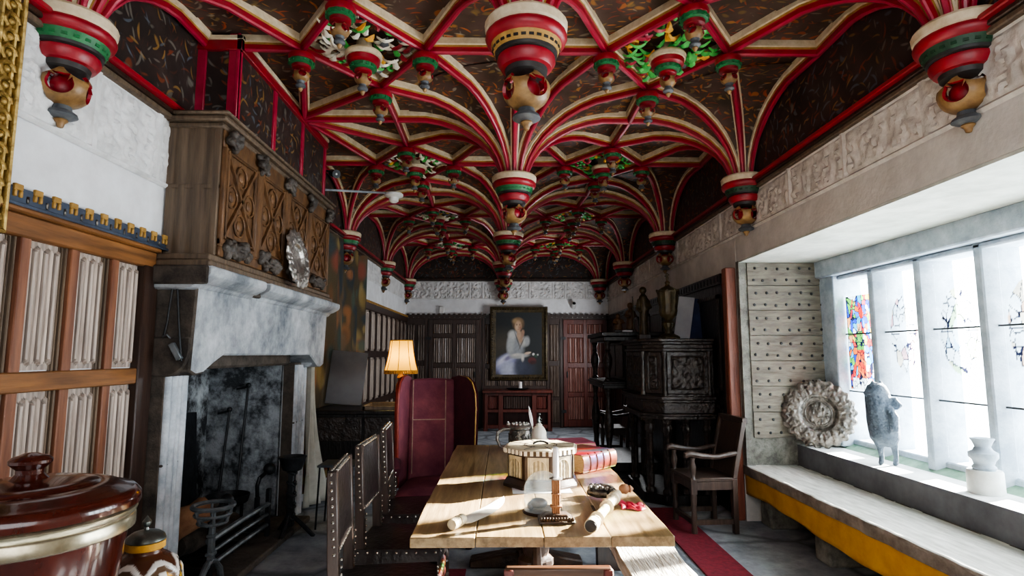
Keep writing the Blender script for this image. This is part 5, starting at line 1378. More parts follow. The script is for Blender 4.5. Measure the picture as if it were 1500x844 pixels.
# backstool at the table's near end
t = thing('back_stool', 'low brown wooden chair with a plain crest rail tucked at the table end', 'chair', (.19, 2.3, 0), PI)
q = T(.19, 2.3, 0, PI)
for s in (-1, 1):
    mb = MB(); mb.M = q; mb.bar((s*.165, .19, 0), (s*.168, .2, .765), .036, .036); mb.build('back_post', 'oak_red', t, bevel=.004)
    mb = MB(); mb.M = q; mb.lathe([(.02, 0), (.022, .05), (.016, .1), (.024, .25), (.018, .36), (.024, .4)], (s*.16, -.16, 0), 12); mb.build('leg', 'oak_red', t)
mb = MB(); mb.M = q; mb.box(-.19, .19, -.19, .2, .4, .44); mb.build('seat', 'oak_red', t, bevel=.008)
mb = MB(); mb.M = q; mb.box(-.185, .185, .18, .215, .69, .77); mb.box(-.15, .15, .185, .205, .55, .6); mb.build('crest_rail', 'oak_mid', t, bevel=.008, segs=2)
# plank bench on the window side
t = thing('plank_bench', 'rough bleached plank bench along the window side of the table', 'bench', (.76, 3.4, 0))
mb = MB(); rr = random.Random(2); nseg = 16; vs = []; fs = []
for i in range(nseg+1):
    y = 2.4+2.1*i/nseg; a, b = .605+rr.uniform(-.012, .008), .93+rr.uniform(-.008, .01)
    vs += [(a, y, .385), (b, y, .385), (b, y, .45), (a, y, .45)]
for i in range(nseg):
    for q_ in range(4): fs.append((i*4+(q_+1) % 4, i*4+q_, i*4+4+q_, i*4+4+(q_+1) % 4))
fs += [(0, 1, 2, 3), (nseg*4+3, nseg*4+2, nseg*4+1, nseg*4)]
mb.add(vs, fs); mb.build('seat_plank', 'rough_bench', t, bevel=.01, segs=2)
for y in (2.65, 4.25):
    fbox('trestle_leg', 'oak_dk', t, (.65, .9, y-.03, y+.03, 0, .386), bevel=.008)
fbox('stretcher', 'oak_dk', t, (.75, .8, 2.65, 4.25, .12, .2), bevel=.006)

# wing chair
WL = (-.598, 4.96, 0); WR = math.radians(8)
t = thing('wing_chair', 'tall maroon velvet wing chair with pale piping at the far end of the table', 'armchair', WL, WR); q = T(*WL, WR)
mb = MB(); mb.M = q
n = 14; vs = []; fs = []
for i in range(n+1):
    u = i/n; x = -.2+.4*u; zt = 1.275+.012*math.sin(PI*u)
    vs += [(x, .20, .4), (x, .29, zt), (x, .35, zt), (x, .27, .4)]
for i in range(n):
    for k in range(4): fs.append((i*4+k, i*4+(k+1) % 4, i*4+4+(k+1) % 4, i*4+4+k))
fs += [(3, 2, 1, 0), (n*4, n*4+1, n*4+2, n*4+3)]
mb.add(vs, fs); mb.build('backrest', 'velvet', t, bevel=.02, segs=2)
for s in (-1, 1):
    fl_ = .42 if s > 0 else .22          # the wings splay outwards
    pr = [(.30, .42), (-.02, .42), (-.04, .62), (-.05, .85), (-.06, 1.05), (-.05, 1.17), (0, 1.25), (.08, 1.29), (.2, 1.30), (.33, 1.28)]
    X = lambda y, o: s*(.19+o+(.30-y)*fl_)
    m_ = len(pr)
    mb = MB(); mb.M = q
    vs = [(X(y, .035), y, z) for y, z in pr]+[(X(y, 0), y, z) for y, z in pr]
    fs = [tuple(range(m_)), tuple(range(2*m_-1, m_-1, -1))]+[(i, (i+1) % m_, m_+(i+1) % m_, m_+i) for i in range(m_)]
    if s > 0: fs = [tuple(reversed(f)) for f in fs]
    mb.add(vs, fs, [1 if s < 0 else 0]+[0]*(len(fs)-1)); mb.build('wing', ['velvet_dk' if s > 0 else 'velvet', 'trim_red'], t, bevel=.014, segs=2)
    mb = MB(); mb.M = q; mb.tube([(X(y, .018), y-.008*(1 if z < 1.2 else 0), z+(.008 if z >= 1.2 else 0)) for y, z in pr[1:]], .015 if s < 0 else .006, 6); mb.build('wing_edge', 'trim_red' if s < 0 else 'ochre', t)
    xo = X(-.02, .02)*s
    mb = MB(); mb.M = q; mb.tube([(s*xo, -.02, .62), (s*.3, -.2, .645), (s*.29, -.32, .645), (s*.29, -.36, .62), (s*.29, -.35, .59), (s*.29, -.32, .59)], [.035, .042, .048, .048, .04, .02], 10); mb.build('arm', 'velvet_dk', t)
    mb = MB(); mb.M = q; mb.lathe([(.026, .0), (.03, .02), (.018, .08), (.026, .2), (.018, .3), (.03, .38), (.03, .42), (.018, .46), (.028, .52), (.02, .58), (.026, .62)], (s*.29, -.3, 0), 14); mb.build('leg', 'oak_dk', t)
    mb = MB(); mb.M = q; mb.bar((s*.24, .28, 0), (s*.23, .24, .42), .045, .045); mb.build('leg', 'oak_dk', t, bevel=.004)
mb = MB(); mb.M = q
def tz(y0, y1, z0, z1):
    w = lambda y: .2+(.24-y)*.2
    vs = [(-w(y0), y0, z0), (w(y0), y0, z0), (w(y1), y1, z0), (-w(y1), y1, z0), (-w(y0), y0, z1), (w(y0), y0, z1), (w(y1), y1, z1), (-w(y1), y1, z1)]
    mb.add(vs, [(0, 3, 2, 1), (4, 5, 6, 7), (0, 1, 5, 4), (1, 2, 6, 5), (2, 3, 7, 6), (3, 0, 4, 7)])
tz(-.34, .24, .3, .42); mb.grid(12, 12, lambda u, v: ((u-.5)*2*(.195+(.24-(-.34+v*.56))*.2), -.34+v*.56, .42+.07*(math.sin(PI*u)*math.sin(PI*v))**.35)); mb.build('seat', 'velvet', t, bevel=.015)
mb = MB(); mb.M = q
yb = lambda z: .195+.09*(z-.4)/.875
for x in (-.165, .12): mb.tube([(x, yb(z), z) for z in (.48, .75, 1.0, 1.27)], .005, 6)
mb.tube([(x, yb(.93), .93) for x in (-.165, -.02, .12)], .005, 6); mb.build('piping', 'piping', t)

# joined armchair under the window end
def wainscot(loc, rz, label, wd=.5, dp=.42, sh=.45, bh=.92):
    t = thing('joined_armchair', label, 'armchair', loc, rz); q = T(*loc, rz); w, d = wd/2, dp/2
    for s in (-1, 1):
        mb = MB(); mb.M = q; mb.bar((s*w, d, 0), (s*w, d, sh), .045, .045); mb.bar((s*w, d, sh), (s*w, d+.1, bh), .045, .04); mb.build('back_post', 'chair_wood', t, bevel=.004)
        mb = MB(); mb.M = q; mb.lathe([(.024, 0), (.026, .03), (.02, .08), (.026, .14), (.02, .2), (.028, .3), (.026, sh-.1)], (s*w, -d, 0), 14); mb.box(s*w-.026, s*w+.026, -d-.026, -d+.026, sh-.12, sh)
        mb.lathe([(.026, 0), (.016, .02), (.024, .06), (.03, .1), (.018, .15), (.024, .18)], (s*w, -d, sh), 14); mb.build('leg', 'chair_wood', t)
        mb = MB(); mb.M = q; mb.tube([(s*w, d+.05, sh+.215), (s*w, d*.2, sh+.18), (s*w, -d*.5, sh+.19), (s*w, -d-.02, sh+.21), (s*w, -d-.06, sh+.2), (s*w, -d-.065, sh+.18)], [.022, .022, .024, .028, .026, .016], 8); mb.build('arm', 'chair_wood', t)
        mb = MB(); mb.M = q; mb.bar((s*w, -d, .1), (s*w, d, .1), .03, .04); mb.build('stretcher', 'chair_wood', t)
    mb = MB(); mb.M = q; mb.box(-w-.02, w+.02, -d-.03, d+.02, sh-.02, sh+.012); mb.build('seat', 'chair_wood', t, bevel=.006)
    mb = MB(); mb.M = q; mb.box(-w, w, -d-.015, -d+.015, sh-.09, sh-.02); mb.box(-w, w, d-.015, d+.015, sh-.09, sh-.02); mb.box(-w-.015, -w+.015, -d, d, sh-.09, sh-.02); mb.box(w-.015, w+.015, -d, d, sh-.09, sh-.02); mb.build('seat_rail', 'chair_wood', t, bevel=.003); mb = MB(); mb.M = q; mb.bar((-w, -d, .1), (w, -d, .1), .03, .04); mb.build('stretcher', 'chair_wood', t)
    mb = MB(); mb.M = q
    mb.add([(-w, d-.01, sh), (w, d-.01, sh), (w, d+.1, bh), (-w, d+.1, bh), (-w, d+.015, sh), (w, d+.015, sh), (w, d+.125, bh), (-w, d+.125, bh)], [(0, 1, 2, 3), (7, 6, 5, 4), (0, 4, 5, 1), (1, 5, 6, 2), (2, 6, 7, 3), (3, 7, 4, 0)]); mb.bar((-w-.02, d+.11, bh+.01), (w+.02, d+.11, bh+.01), .05, .05); mb.build('back_panel', 'oak_dk', t, bevel=.004)
    return t
wainscot((1.76, 5.25, 0), -PI/2+.08, 'dark oak open armchair with sunlit arm below the red brown post', .42, .36)
wainscot((1.62, 8.85, 0), -PI/2, 'small black armchair half hidden behind the tall open cupboard', .46, .36, .42, .86)
# ================================================================ CUPBOARDS ON THE WINDOW WALL
def turned(z0, z1, r):
    h = z1-z0
    return [(r*.75, z0), (r*.8, z0+.04*h), (r*.5, z0+.07*h), (r*.62, z0+.12*h), (r*.55, z0+.2*h), (r*.8, z0+.32*h), (r*1.1, z0+.46*h), (r*1.15, z0+.54*h), (r*.85, z0+.66*h), (r*.5, z0+.74*h), (r*.72, z0+.78*h), (r*.5, z0+.82*h), (r*.6, z0+.92*h), (r*.85, z0+.96*h), (r*.85, z1)]
t = thing('court_cupboard', 'tall black court cupboard with open shelves on bulbous turned posts', 'cupboard', (1.72, 7.75, 0))
fbox('top', 'oak_blk', t, (1.2, 2.14, 7.15, 8.35, 1.72, 1.775), (1.23, 2.14, 7.18, 8.32, 1.66, 1.72), bevel=.01)
fbox('upper_case', 'oak_blk', t, (1.5, 2.14, 7.25, 8.3, 1.17, 1.66), bevel=.006)
fbox('middle_shelf', 'oak_blk', t, (1.22, 2.14, 7.17, 8.33, 1.08, 1.17), (1.2, 2.14, 7.15, 8.35, 1.12, 1.15), bevel=.008)
fbox('backboard', 'oak_blk', t, (1.95, 2.14, 7.2, 8.3, .2, 1.08))
fbox('bottom_shelf', 'oak_blk', t, (1.22, 2.14, 7.17, 8.33, .1, .2), (1.22, 1.32, 7.17, 7.27, 0, .1), (1.22, 1.32, 8.23, 8.33, 0, .1), (2.02, 2.12, 7.17, 7.27, 0, .1), (2.02, 2.12, 8.23, 8.33, 0, .1), bevel=.008)
for z0, z1 in ((1.17, 1.66), (.2, 1.08)):
    for y in (7.24, 8.26):
        mb = MB(); mb.lathe(turned(z0, z1, .052), (1.29, y, 0), 16); mb.build('turned_post', 'oak_blk2', t)
    mb = MB(); mb.lathe(turned(z0, z1, .045), (2.05, 7.24, 0), 14); mb.build('turned_post', 'oak_blk2', t)
for k in range(2):
    d = fbox('door', 'oak_blk2', t, (1.485, 1.5, 7.3+k*.5, 7.75+k*.5, 1.21, 1.62), bevel=.006); fbox('knob', 'iron_grey', d, (1.465, 1.487, 7.7+k*.1-.0, 7.72+k*.1, 1.4, 1.43), bevel=.004)

t = thing('canted_cupboard', 'large dark carved cupboard with canted corners and fluted legs beside the red brown post', 'cupboard', (1.8, 6.5, 0))
pl = [(2.15, 5.97), (1.64, 5.97), (1.46, 6.13), (1.46, 6.92), (1.64, 7.06), (2.15, 7.06)]
def scaled(k): return [(2.15+(x-2.15)*k, 6.515+(y-6.515)*k) for x, y in pl]
mb = MB(); mb.prism(scaled(1.0), 1.07, 1.56, 0); mb.build('upper_case', 'oak_blk2', t, bevel=.004)
mb = MB()
for k, z0, z1 in ((1.03, 1.53, 1.56), (1.0, 1.56, 1.6), (1.05, 1.60, 1.63), (1.09, 1.63, 1.66)): mb.prism(scaled(k), z0, z1)
mb.build('top_cornice', 'oak_blk2', t, bevel=.006)
mb = MB()
for k, z0, z1 in ((1.1, 1.04, 1.075), (1.05, 1.01, 1.04), (1.02, .9, 1.01), (1.08, .875, .9), (1.04, .84, .875)): mb.prism(scaled(k), z0, z1)
mb.build('waist_moulding', 'oak_blk2', t, bevel=.006)
mb = MB(); mb.prism(scaled(1.03), 0, .1); mb.build('plinth', 'oak_blk', t, bevel=.006)
fbox('backboard', 'oak_blk', t, (2.05, 2.15, 6.0, 7.03, .1, .84))
for x, y in ((1.66, 6.02), (1.52, 6.16), (1.52, 6.88), (1.66, 7.0), (2.08, 6.02), (1.86, 6.02)):
    mb = MB(); mb.lathe([(.05, .1), (.05, .13), (.034, .15), (.04, .2), (.036, .7), (.05, .72), (.05, .76), (.038, .78), (.055, .84)], (x, y, 0), 20, lobes=(10, .07)); mb.build('fluted_leg', 'oak_blk2', t)
# carved faces of the upper case
def facet(a, b, z0, z1, seed, name, mt):
    a = Vector((*a, 0)); b = Vector((*b, 0)); d = b-a; nr = Vector((d.y, -d.x, 0)).normalized()
    if nr.dot(Vector((1.9-(a.x+b.x)/2, 6.515-(a.y+b.y)/2, 0))) > 0: nr = -nr
    mb = MB(); L = d.length
    def fn(u, v):
        m_ = min(u, 1-u)*L; mz = min(v, 1-v)*(z1-z0); e = min(m_, mz)
        h = .014 if e < .05 else (.004 if e < .065 else .006+.02*swirl(u*L*1.6, v*(z1-z0)*1.6, seed))
        if e < .004: h = 0
        return a+d*u+nr*h+Vector((0, 0, z0+v*(z1-z0)))
    mb.grid(int(L*90), int((z1-z0)*90), fn); mb.build(name, mt, t)
facet((1.66, 5.97), (2.1, 5.97), 1.09, 1.53, 1, 'carved_panel', 'oak_blk2'); facet((1.475, 6.117), (1.625, 5.983), 1.09, 1.53, 2, 'carved_panel', 'oak_blk2'); facet((1.46, 6.15), (1.46, 6.52), 1.09, 1.53, 3, 'door', 'oak_blk2'); facet((1.46, 6.53), (1.46, 6.9), 1.09, 1.53, 4, 'door', 'oak_blk2')
for x, y in ((1.64, 5.955), (1.455, 6.12), (2.1, 5.96)):
    mb = MB(); mb.lathe([(.026, 1.08), (.026, 1.11), (.018, 1.13), (.022, 1.3), (.018, 1.46), (.028, 1.49), (.028, 1.53)], (x, y, 0), 12); mb.build('corner_column', 'oak_blk2', t)
# things on top of the cupboards
ux, uy = 1.765, 6.2
t = thing('standing_cup', 'tall tarnished standing cup with a crowned lid on the canted cupboard', 'cup', (ux, uy, 1.66))
mb = MB(); mb.lathe([(.11, 0), (.115, .02), (.09, .04), (.045, .06), (.035, .1), (.06, .14), (.065, .17), (.04, .2), (.05, .22), (.085, .25), (.095, .3), (.09, .35), (.1, .38), (.105, .47), (.112, .5)], (ux, uy, 1.66), 24, lobes=(12, .05)); mb.build('bowl', 'gilt_dk', t)
mb = MB(); mb.lathe([(.118, .5), (.122, .515), (.1, .53), (.06, .555), (.03, .57), (.02, .59), (.03, .61), (.012, .63), (.016, .66), (1e-5, .7)], (ux, uy, 1.66), 24)
for k in range(10): a = k*PI/5; mb.ball((ux+.115*math.cos(a), uy+.115*math.sin(a), 2.18), .014, 6)
mb.tube([(ux-.02, uy, 2.33), (ux, uy, 2.37), (ux+.02, uy, 2.35)], .01, 6); mb.build('lid', 'gilt_dk', t)
gx2, gy2 = 1.63, 6.75
t = thing('gilt_figure', 'slender gilt carved figure on the canted cupboard just beside the standing cup', 'figure', (gx2, gy2, 1.66))
mb = MB(); mb.tube([(gx2, gy2, 1.72), (gx2, gy2, 1.9), (gx2+.01, gy2, 2.05), (gx2, gy2, 2.17), (gx2, gy2, 2.2)], [.06, .05, .065, .05, .025], 10); mb.ball((gx2, gy2, 2.245), .045, 10)
mb.tube([(gx2-.05, gy2, 2.14), (gx2-.08, gy2-.02, 2.03), (gx2-.04, gy2-.05, 1.98)], .02, 8); mb.tube([(gx2+.05, gy2, 2.14), (gx2+.08, gy2-.03, 2.04), (gx2+.02, gy2-.06, 2.02)], .02, 8); mb.build('body', 'gilt_dk', t, remesh=.008)
fbox('base', 'oak_dk', t, (gx2-.07, gx2+.07, gy2-.06, gy2+.06, 1.66, 1.73), bevel=.006)
for k, (x, y, h, lb) in enumerate(((1.5, 7.6, .28, 'shorter wooden saint figure on the edge of the tall open cupboard'), (1.63, 7.45, .42, 'taller wooden figure with a raised staff on the tall open cupboard'))):
    t = thing('carved_figure', lb, 'figure', (x, y, 1.775)); z = 1.775
    fbox('base', 'oak_dk', t, (x-.06, x+.06, y-.05, y+.05, z, z+.04), bevel=.005)
    mb = MB(); H_ = h-.02; mb.tube([(x, y, z+.04), (x, y, z+H_*.4), (x, y, z+H_*.66), (x, y, z+H_*.78)], [.06, .05, .055, .022], 10); mb.ball((x, y, z+H_*.87), H_*.085+.008, 10)
    for s in (-1, 1): mb.tube([(x+s*.045, y, z+H_*.68), (x+s*.07, y-.03, z+H_*.52), (x+s*.02, y-.06, z+H_*.5)], .016, 8)
    mb.build('body', 'mantel_oak', t, remesh=.007)
    if k: mb = MB(); mb.tube([(x+.03, y-.06, z+.04), (x+.02, y-.06, z+H_+.06)], .008, 6); mb.build('staff', 'gilt_dk', t)
fbox('white_label', 'paper', None, (1.5, 1.62, 7.3, 7.36, 1.776, 1.80)); tag(bpy.data.objects['white_label'], 'small white block on the front edge of the tall open cupboard', 'box'); bpy.data.objects['white_label'].name = 'small_box'
mb = MB(); mb.M = T(1.93, 6.3, 1.662, -.35, math.radians(-14), math.radians(8)); mb.box(-.085, .085, 0, .02, 0, .49)
tag(mb.build('leaning_board', 'greyboard', None, bevel=.003), 'pale grey board leaning against the wall on the canted cupboard', 'board')
mb = MB(); mb.M = T(2.1, 6.35, 1.662, -.3, math.radians(-10), 0); mb.box(-.06, .09, 0, .03, 0, .46)
tag(mb.build('blue_folder', 'blue_dk', None, bevel=.004), 'dark blue folder standing behind the leaning grey board', 'folder')

# red brown post beside the recess
tag(fbox('oak_post', 'redpost', None, (2.1, 2.2, 5.43, 5.53, 0, 2.32), bevel=.01), 'upright red brown timber post at the far edge of the window recess', 'post')

# ================================================================ WINDOW RECESS
t = thing('studded_panel', 'weathered grey plank panel with rows of iron studs at the recess end', 'panel', (2.65, 5.36, .72))
mb = MB(); zs = [.745+.232*k for k in range(8)]
for k in range(7):
    mb.box(2.275, 3.0, 5.345+.004*(k % 2), 5.384, zs[k]+.003, min(2.35, zs[k+1]-.003), 0)
rr = random.Random(4)
for k in range(7):
    for r_ in (.05, .16):
        for q_ in range(7): mb.ball((2.32+q_*.105+rr.uniform(-.012, .012)+(.05 if r_ > .1 else 0)*.4, 5.344, zs[k]+r_+rr.uniform(-.006, .006)), .014, 6, 1, (1, .7, 1))
mb.build('boards', ['plank', 'iron'], t)
ws = thing('window_seat', 'long pale stone window seat with a mustard valance along its front', 'window seat', (2.4, 3.6, 0))
mb = MB(); rr = random.Random(9); n = 40; vs = []; fs = []; sm = []
for i in range(n+1):
    y = 1.78+(5.44-1.78)*i/n; a = 2.185+rr.uniform(-.007, .007); z = .5+rr.uniform(-.002, .002)
    vs += [(a+.004, y, .415), (2.68, y, .415), (2.68, y, .5), (a+.012, y, z), (a, y, .488)]
for i in range(n):
    for k in range(5): fs.append((i*5+k, i*5+5+k, i*5+5+(k+1) % 5, i*5+(k+1) % 5)); sm.append(1 if k in (3, 4) else 0)
fs += [(0, 1, 2, 3, 4), (n*5+4, n*5+3, n*5+2, n*5+1, n*5)]
mb.add(vs, fs, sm+[1, 1]); mb.build('seat_slab', ['seat_stone', 'seat_edge'], ws, bevel=.006)
mb = MB(); mb.grid(60, 6, lambda u, v: (2.205+.008*math.sin(u*45)*(1-v), 1.8+u*3.64, .24+.022*math.sin(u*9)*(1-v)-.02*(u > .9)*(u-.9)*6*(1-v)+v*.178)); mb.build('valance', 'valance', ws, smooth=180, solid=.004)
for y in (2.4, 3.3, 4.25, 5.15):
    fbox('pier', 'stone_rec', ws, (2.3, 2.66, y, y+.2, 0, .415), bevel=.015)
# chased dish leaning in the recess corner
nrm = Vector((-.5, -.86, .14)).normalized(); zaxis = nrm; xa = Vector((0, 0, 1)).cross(zaxis).normalized(); ya = zaxis.cross(xa)
Mr = Matrix((xa, ya, zaxis)).transposed().to_4x4()
alms_dish('chased_dish', 'large embossed silver dish with a leafy rim leaning in the window recess corner', .295, (2.79, 5.2, .975), Mr, 'silver_dk', 22, True)
# carved animal
ax, ay, az = 2.835, 4.38, .684
t = thing('animal_figure', 'bluish grey carved animal standing upright on thin legs on the window ledge', 'figure', (ax, ay, az))
mb = MB(); A = MB()
dq = Vector((-.3, 1, 0)).normalized()      # sideways as seen from the room
def P(s, z, f=0): return Vector((ax, ay, az))+Vector((-.25, -.97, 0)).normalized().cross(Vector((0, 0, 1)))*(-s)+Vector((-.25, -.97, 0)).normalized()*f+Vector((0, 0, z))
prof_ = [(0, .135, .03), (.005, .16, .075), (.005, .2, .1), (.0, .27, .105), (-.012, .34, .1), (-.02, .41, .092), (-.026, .48, .088), (-.03, .54, .082), (-.03, .585, .06), (-.03, .605, .02)]
mb.tube([P(s, z) for s, z, r in prof_], [r for _, _, r in prof_], 16)
mb.tube([P(-.05, .53), P(-.1, .525, .02), P(-.12, .535, .02)], [.05, .035, .018], 10)          # muzzle
mb.tube([P(.03, .46, .03), P(.07, .47, .05), P(.085, .44, .06), (P(.06, .42, .07))], [.034, .034, .03, .02], 10)   # raised paw
mb.tube([P(.01, .43, .07), P(.035, .36, .1), P(.03, .27, .1), P(.0, .25, .095)], [.03, .038, .036, .02], 10)   # arm
for s, k in ((-.045, 0), (.05, 0)):
    mb.tube([P(s, .2), P(s+.012, .13), P(s+.018, .06), P(s+.014, .015), P(s+.0, .012, .02)], [.05, .024, .017, .02, .016], 10)
for s in (-.055, .0): mb.tube([P(s, .58), P(s, .62)], [.022, .008], 8)
mb.build('body', 'fur', t, remesh=.007)
# stone pot on block
px_, py_ = 2.85, 3.5
t = thing('stone_urn', 'small turned stone urn on a pale round block at the near end of the ledge', 'urn', (px_, py_, .684))
mb = MB(); mb.lathe([(.088, 0), (.092, .01), (.09, .125), (.084, .135)], (px_, py_, .684), 28); mb.build('block', 'sill', t)
mb = MB(); mb.lathe([(.055, .135), (.062, .15), (.05, .165), (.058, .19), (.074, .21), (.074, .235), (.05, .25), (.04, .27), (.052, .3), (.062, .315), (.058, .32), (1e-5, .31)], (px_, py_, .684), 24); mb.build('urn', 'mullion', t)

# ================================================================ BACK WALL
t = thing('portrait', 'framed oil portrait of a seated woman in white on the back wall', 'painting', (.31, 12.1, .95))
px0, px1, pz0, pz1 = -.29, .915, .955, 2.49; tilt = .05
def PY_(z): return BY-.06-tilt*(z-pz0)/(pz1-pz0)
cnv = MB(); nu, nv = 110, 140; w_ = .125
cx0, cx1, cz0, cz1 = px0+w_-.01, px1-w_+.01, pz0+w_-.01, pz1-w_+.01
cnv.grid(nu, nv, lambda u, v: (cx0+u*(cx1-cx0), PY_(cz0+v*(cz1-cz0))-.012, cz0+v*(cz1-cz0)))
def ellm(u, v, cx, cy, rx, ry, rot=0, soft=.25):
    du, dv = u-cx, (v-cy)*1.29; c, s = math.cos(rot), math.sin(rot); x = (du*c+dv*s)/rx; y = (-du*s+dv*c)/(ry*1.29)
    d = math.sqrt(x*x+y*y); return max(0, min(1, (1+soft-d)/(2*soft)))
layers = [('#4a4338', .16, .55, .3, .2, 0, .8), ('#3a3833', .3, .8, .4, .2, 0, .6),
    ('#8f92b4', .22, .82, .26, .13, -.5, .3), ('#b9bbd4', .2, .77, .2, .07, -.6, .4), ('#d5d5e4', .16, .76, .12, .03, -.7, .5), ('#a4a8c0', .3, .93, .2, .13, 0, .2), ('#b9bed0', .28, .9, .13, .08, 0, .6), ('#857f9c', .27, .73, .09, .03, -.5, .5),
    ('#34394a', .62, .92, .2, .15, .2, .5), ('#454b5c', .52, .86, .1, .12, .2, .6),
    ('#5a2626', .78, .77, .085, .05, 0, .15), ('#3a1a1a', .8, .8, .07, .03, 0, .4),
    ('#8d9094', .42, .52, .16, .2, .1, .18), ('#a9acac', .33, .5, .085, .17, .12, .3), ('#bfc0bc', .36, .36, .08, .06, -.4, .5), ('#8f9396', .5, .58, .1, .13, 0, .5),
    ('#b4b5b0', .6, .47, .1, .07, .8, .4), ('#9c9e9f', .68, .46, .05, .07, 0, .4), ('#a8a9a6', .52, .7, .19, .035, -.12, .3), ('#c4c2ba', .44, .68, .1, .02, -.1, .6), ('#c9c6c0', .58, .73, .03, .05, 0, .5),
    ('#a98c74', .53, .41, .055, .1, -.15, .3), ('#b5977e', .5, .36, .045, .07, 0, .3), ('#5c5a58', .47, .45, .012, .14, -.35, .5), ('#6a6360', .56, .5, .012, .1, .45, .5),
    ('#6a533c', .49, .19, .125, .1, 0, .2), ('#8a7050', .47, .145, .1, .045, 0, .5), ('#a08560', .43, .15, .05, .03, .3, .6),
    ('#b8987c', .485, .225, .072, .085, .05, .18), ('#c9ab90', .47, .24, .04, .055, 0, .6), ('#9a6a58', .53, .25, .02, .03, 0, .7), ('#5a4030', .455, .207, .016, .006, 0, .5), ('#5a4030', .52, .207, .016, .006, 0, .5), ('#a06a5c', .49, .277, .018, .006, 0, .5), ('#a8846c', .487, .24, .008, .018, 0, .7), ('#6a4f3a', .455, .195, .02, .004, .1, .5), ('#6a4f3a', .52, .195, .02, .004, -.1, .5),
    ('#9c7c68', .585, .35, .03, .06, .25, .3), ('#a08068', .575, .31, .022, .03, .3, .4),
    ('#c4ab98', .68, .655, .06, .02, -.2, .3), ('#cbb6a4', .73, .645, .03, .012, -.2, .4), ('#d8d6d0', .81, .672, .025, .02, 0, .3), ('#c8c6c2', .9, .68, .018, .014, 0, .4), ('#2f4a3a', .86, .7, .04, .02, .3, .5)]
cols = []
LAY = [(Vector(lin(h)), *r) for h, *r in layers]
for j in range(nv+1):
    for i in range(nu+1):
        u, v = i/nu, 1-j/nv
        c = Vector(lin('#1d2426')).lerp(Vector(lin('#11171a')), min(1, abs(u-.5)*1.4))
        for col_, *e in LAY:
            m_ = ellm(u, v, *e)
            if m_ > 0: c = c.lerp(col_, m_)
        k = 1+.12*mnoise.noise((u*22, v*30, 3)); cols.append(tuple(c*k))
cnv.build('canvas', 'vcol', t, colors=cols, smooth=180)
mb = MB()
for r0, d0, r1, d1 in ((0, .0, .012, .05), (.012, .05, .04, .06), (.04, .06, .075, .03), (.075, .03, .1, .022), (.1, .022, .125, .012)):
    def corners(r, d): return [(px0+r, PY_(pz0+r)-d, pz0+r), (px1-r, PY_(pz0+r)-d, pz0+r), (px1-r, PY_(pz1-r)-d, pz1-r), (px0+r, PY_(pz1-r)-d, pz1-r)]
    a, b = corners(r0, d0), corners(r1, d1)
    mb.add(a+b, [(i, (i+1) % 4, 4+(i+1) % 4, 4+i) for i in range(4)])
for (a, b) in ((0, 1), (1, 2), (2, 3), (3, 0)):
    c = corners(.057, .05); A_, B_ = Vector(c[a]), Vector(c[b]); n = int((B_-A_).length/.05)
    for k in range(n): mb.ball(A_.lerp(B_, (k+.5)/n), .014, 6)
mb.build('frame', 'gilt_dk', t)
t = thing('side_cupboard', 'red brown oak side cupboard with an arched opening below the portrait', 'cupboard', (.27, 11.75, 0))
fbox('top', 'oak_red', t, (-.42, .97, 11.52, 12.15, .74, .79), bevel=.01)
mb = MB()
for x in (-.36, -.06, .6, .91): mb.box(x-.045, x+.045, 11.6, 11.68, 0, .74)
for z0, z1 in ((.68, .74), (.36, .42), (.05, .12)): mb.box(-.4, .95, 11.605, 11.675, z0, z1)
mb.box(-.4, -.37, 11.6, 12.12, .05, .74); mb.box(.92, .95, 11.6, 12.12, .05, .74); mb.box(-.4, .95, 12.1, 12.13, .05, .74); mb.box(-.4, .95, 11.62, 12.12, .36, .39)
mb.build('frame', 'oak_red', t, bevel=.005)
for x0, x1 in ((-.31, -.11), (.65, .86)):
    mb = MB(); linenfold(mb, (x0, 11.65, 0), (1, 0, 0), x1-x0, .43, .24, (0, -1, 0), 2, .015, ends=False); mb.build('carved_panel', 'oak_red', t)
mb = MB(); linenfold(mb, (-.01, 11.66, 0), (1, 0, 0), .56, .43, .24, (0, -1, 0), 4, .015, ends=False); mb.build('door', 'oak_back', t)
t = thing('candle_dish', 'dark dish with a white candle stub on the side cupboard below the portrait', 'candlestick', (.28, 11.7, .79))
mb = MB(); mb.lathe([(.12, 0), (.2, .015), (.24, .035), (.235, .04), (.18, .022), (1e-5, .015)], (.28, 11.75, .79), 28, sy=.6); mb.build('dish', 'iron', t)
mb = MB(); mb.lathe([(.04, .015), (.035, .16), (.02, .165)], (.33, 11.74, .79), 14); mb.build('candle', 'paper', t)
tag(fbox('wall_sensor', 'white_plastic', None, (-1.36, -1.25, BY-.06, BY, 2.34, 2.5), bevel=.015), 'small white sensor box on the white strip of back wall', 'sensor')
t = thing('security_camera', 'small white and black security camera beside the portrait on the back wall', 'camera', (1.46, 12.15, 2.5))
mb = MB(); mb.tube([(1.46, BY, 2.56), (1.46, BY-.06, 2.56), (1.46, BY-.1, 2.52)], .018, 8); mb.box(1.42, 1.5, BY-.02, BY, 2.52, 2.62); mb.build('bracket', 'white_plastic', t)
mb = MB(); mb.M = T(1.46, BY-.11, 2.51, 0, math.radians(65)); mb.lathe([(.04, -.08), (.045, -.07), (.045, .09), (.036, .1)], n=16); mb.build('housing', 'white_plastic', t)
mb = MB(); mb.M = T(1.46, BY-.11, 2.51, 0, math.radians(65)); mb.lathe([(.034, .1), (.02, .106), (1e-5, .106)], n=14); mb.build('lens', 'iron', t)

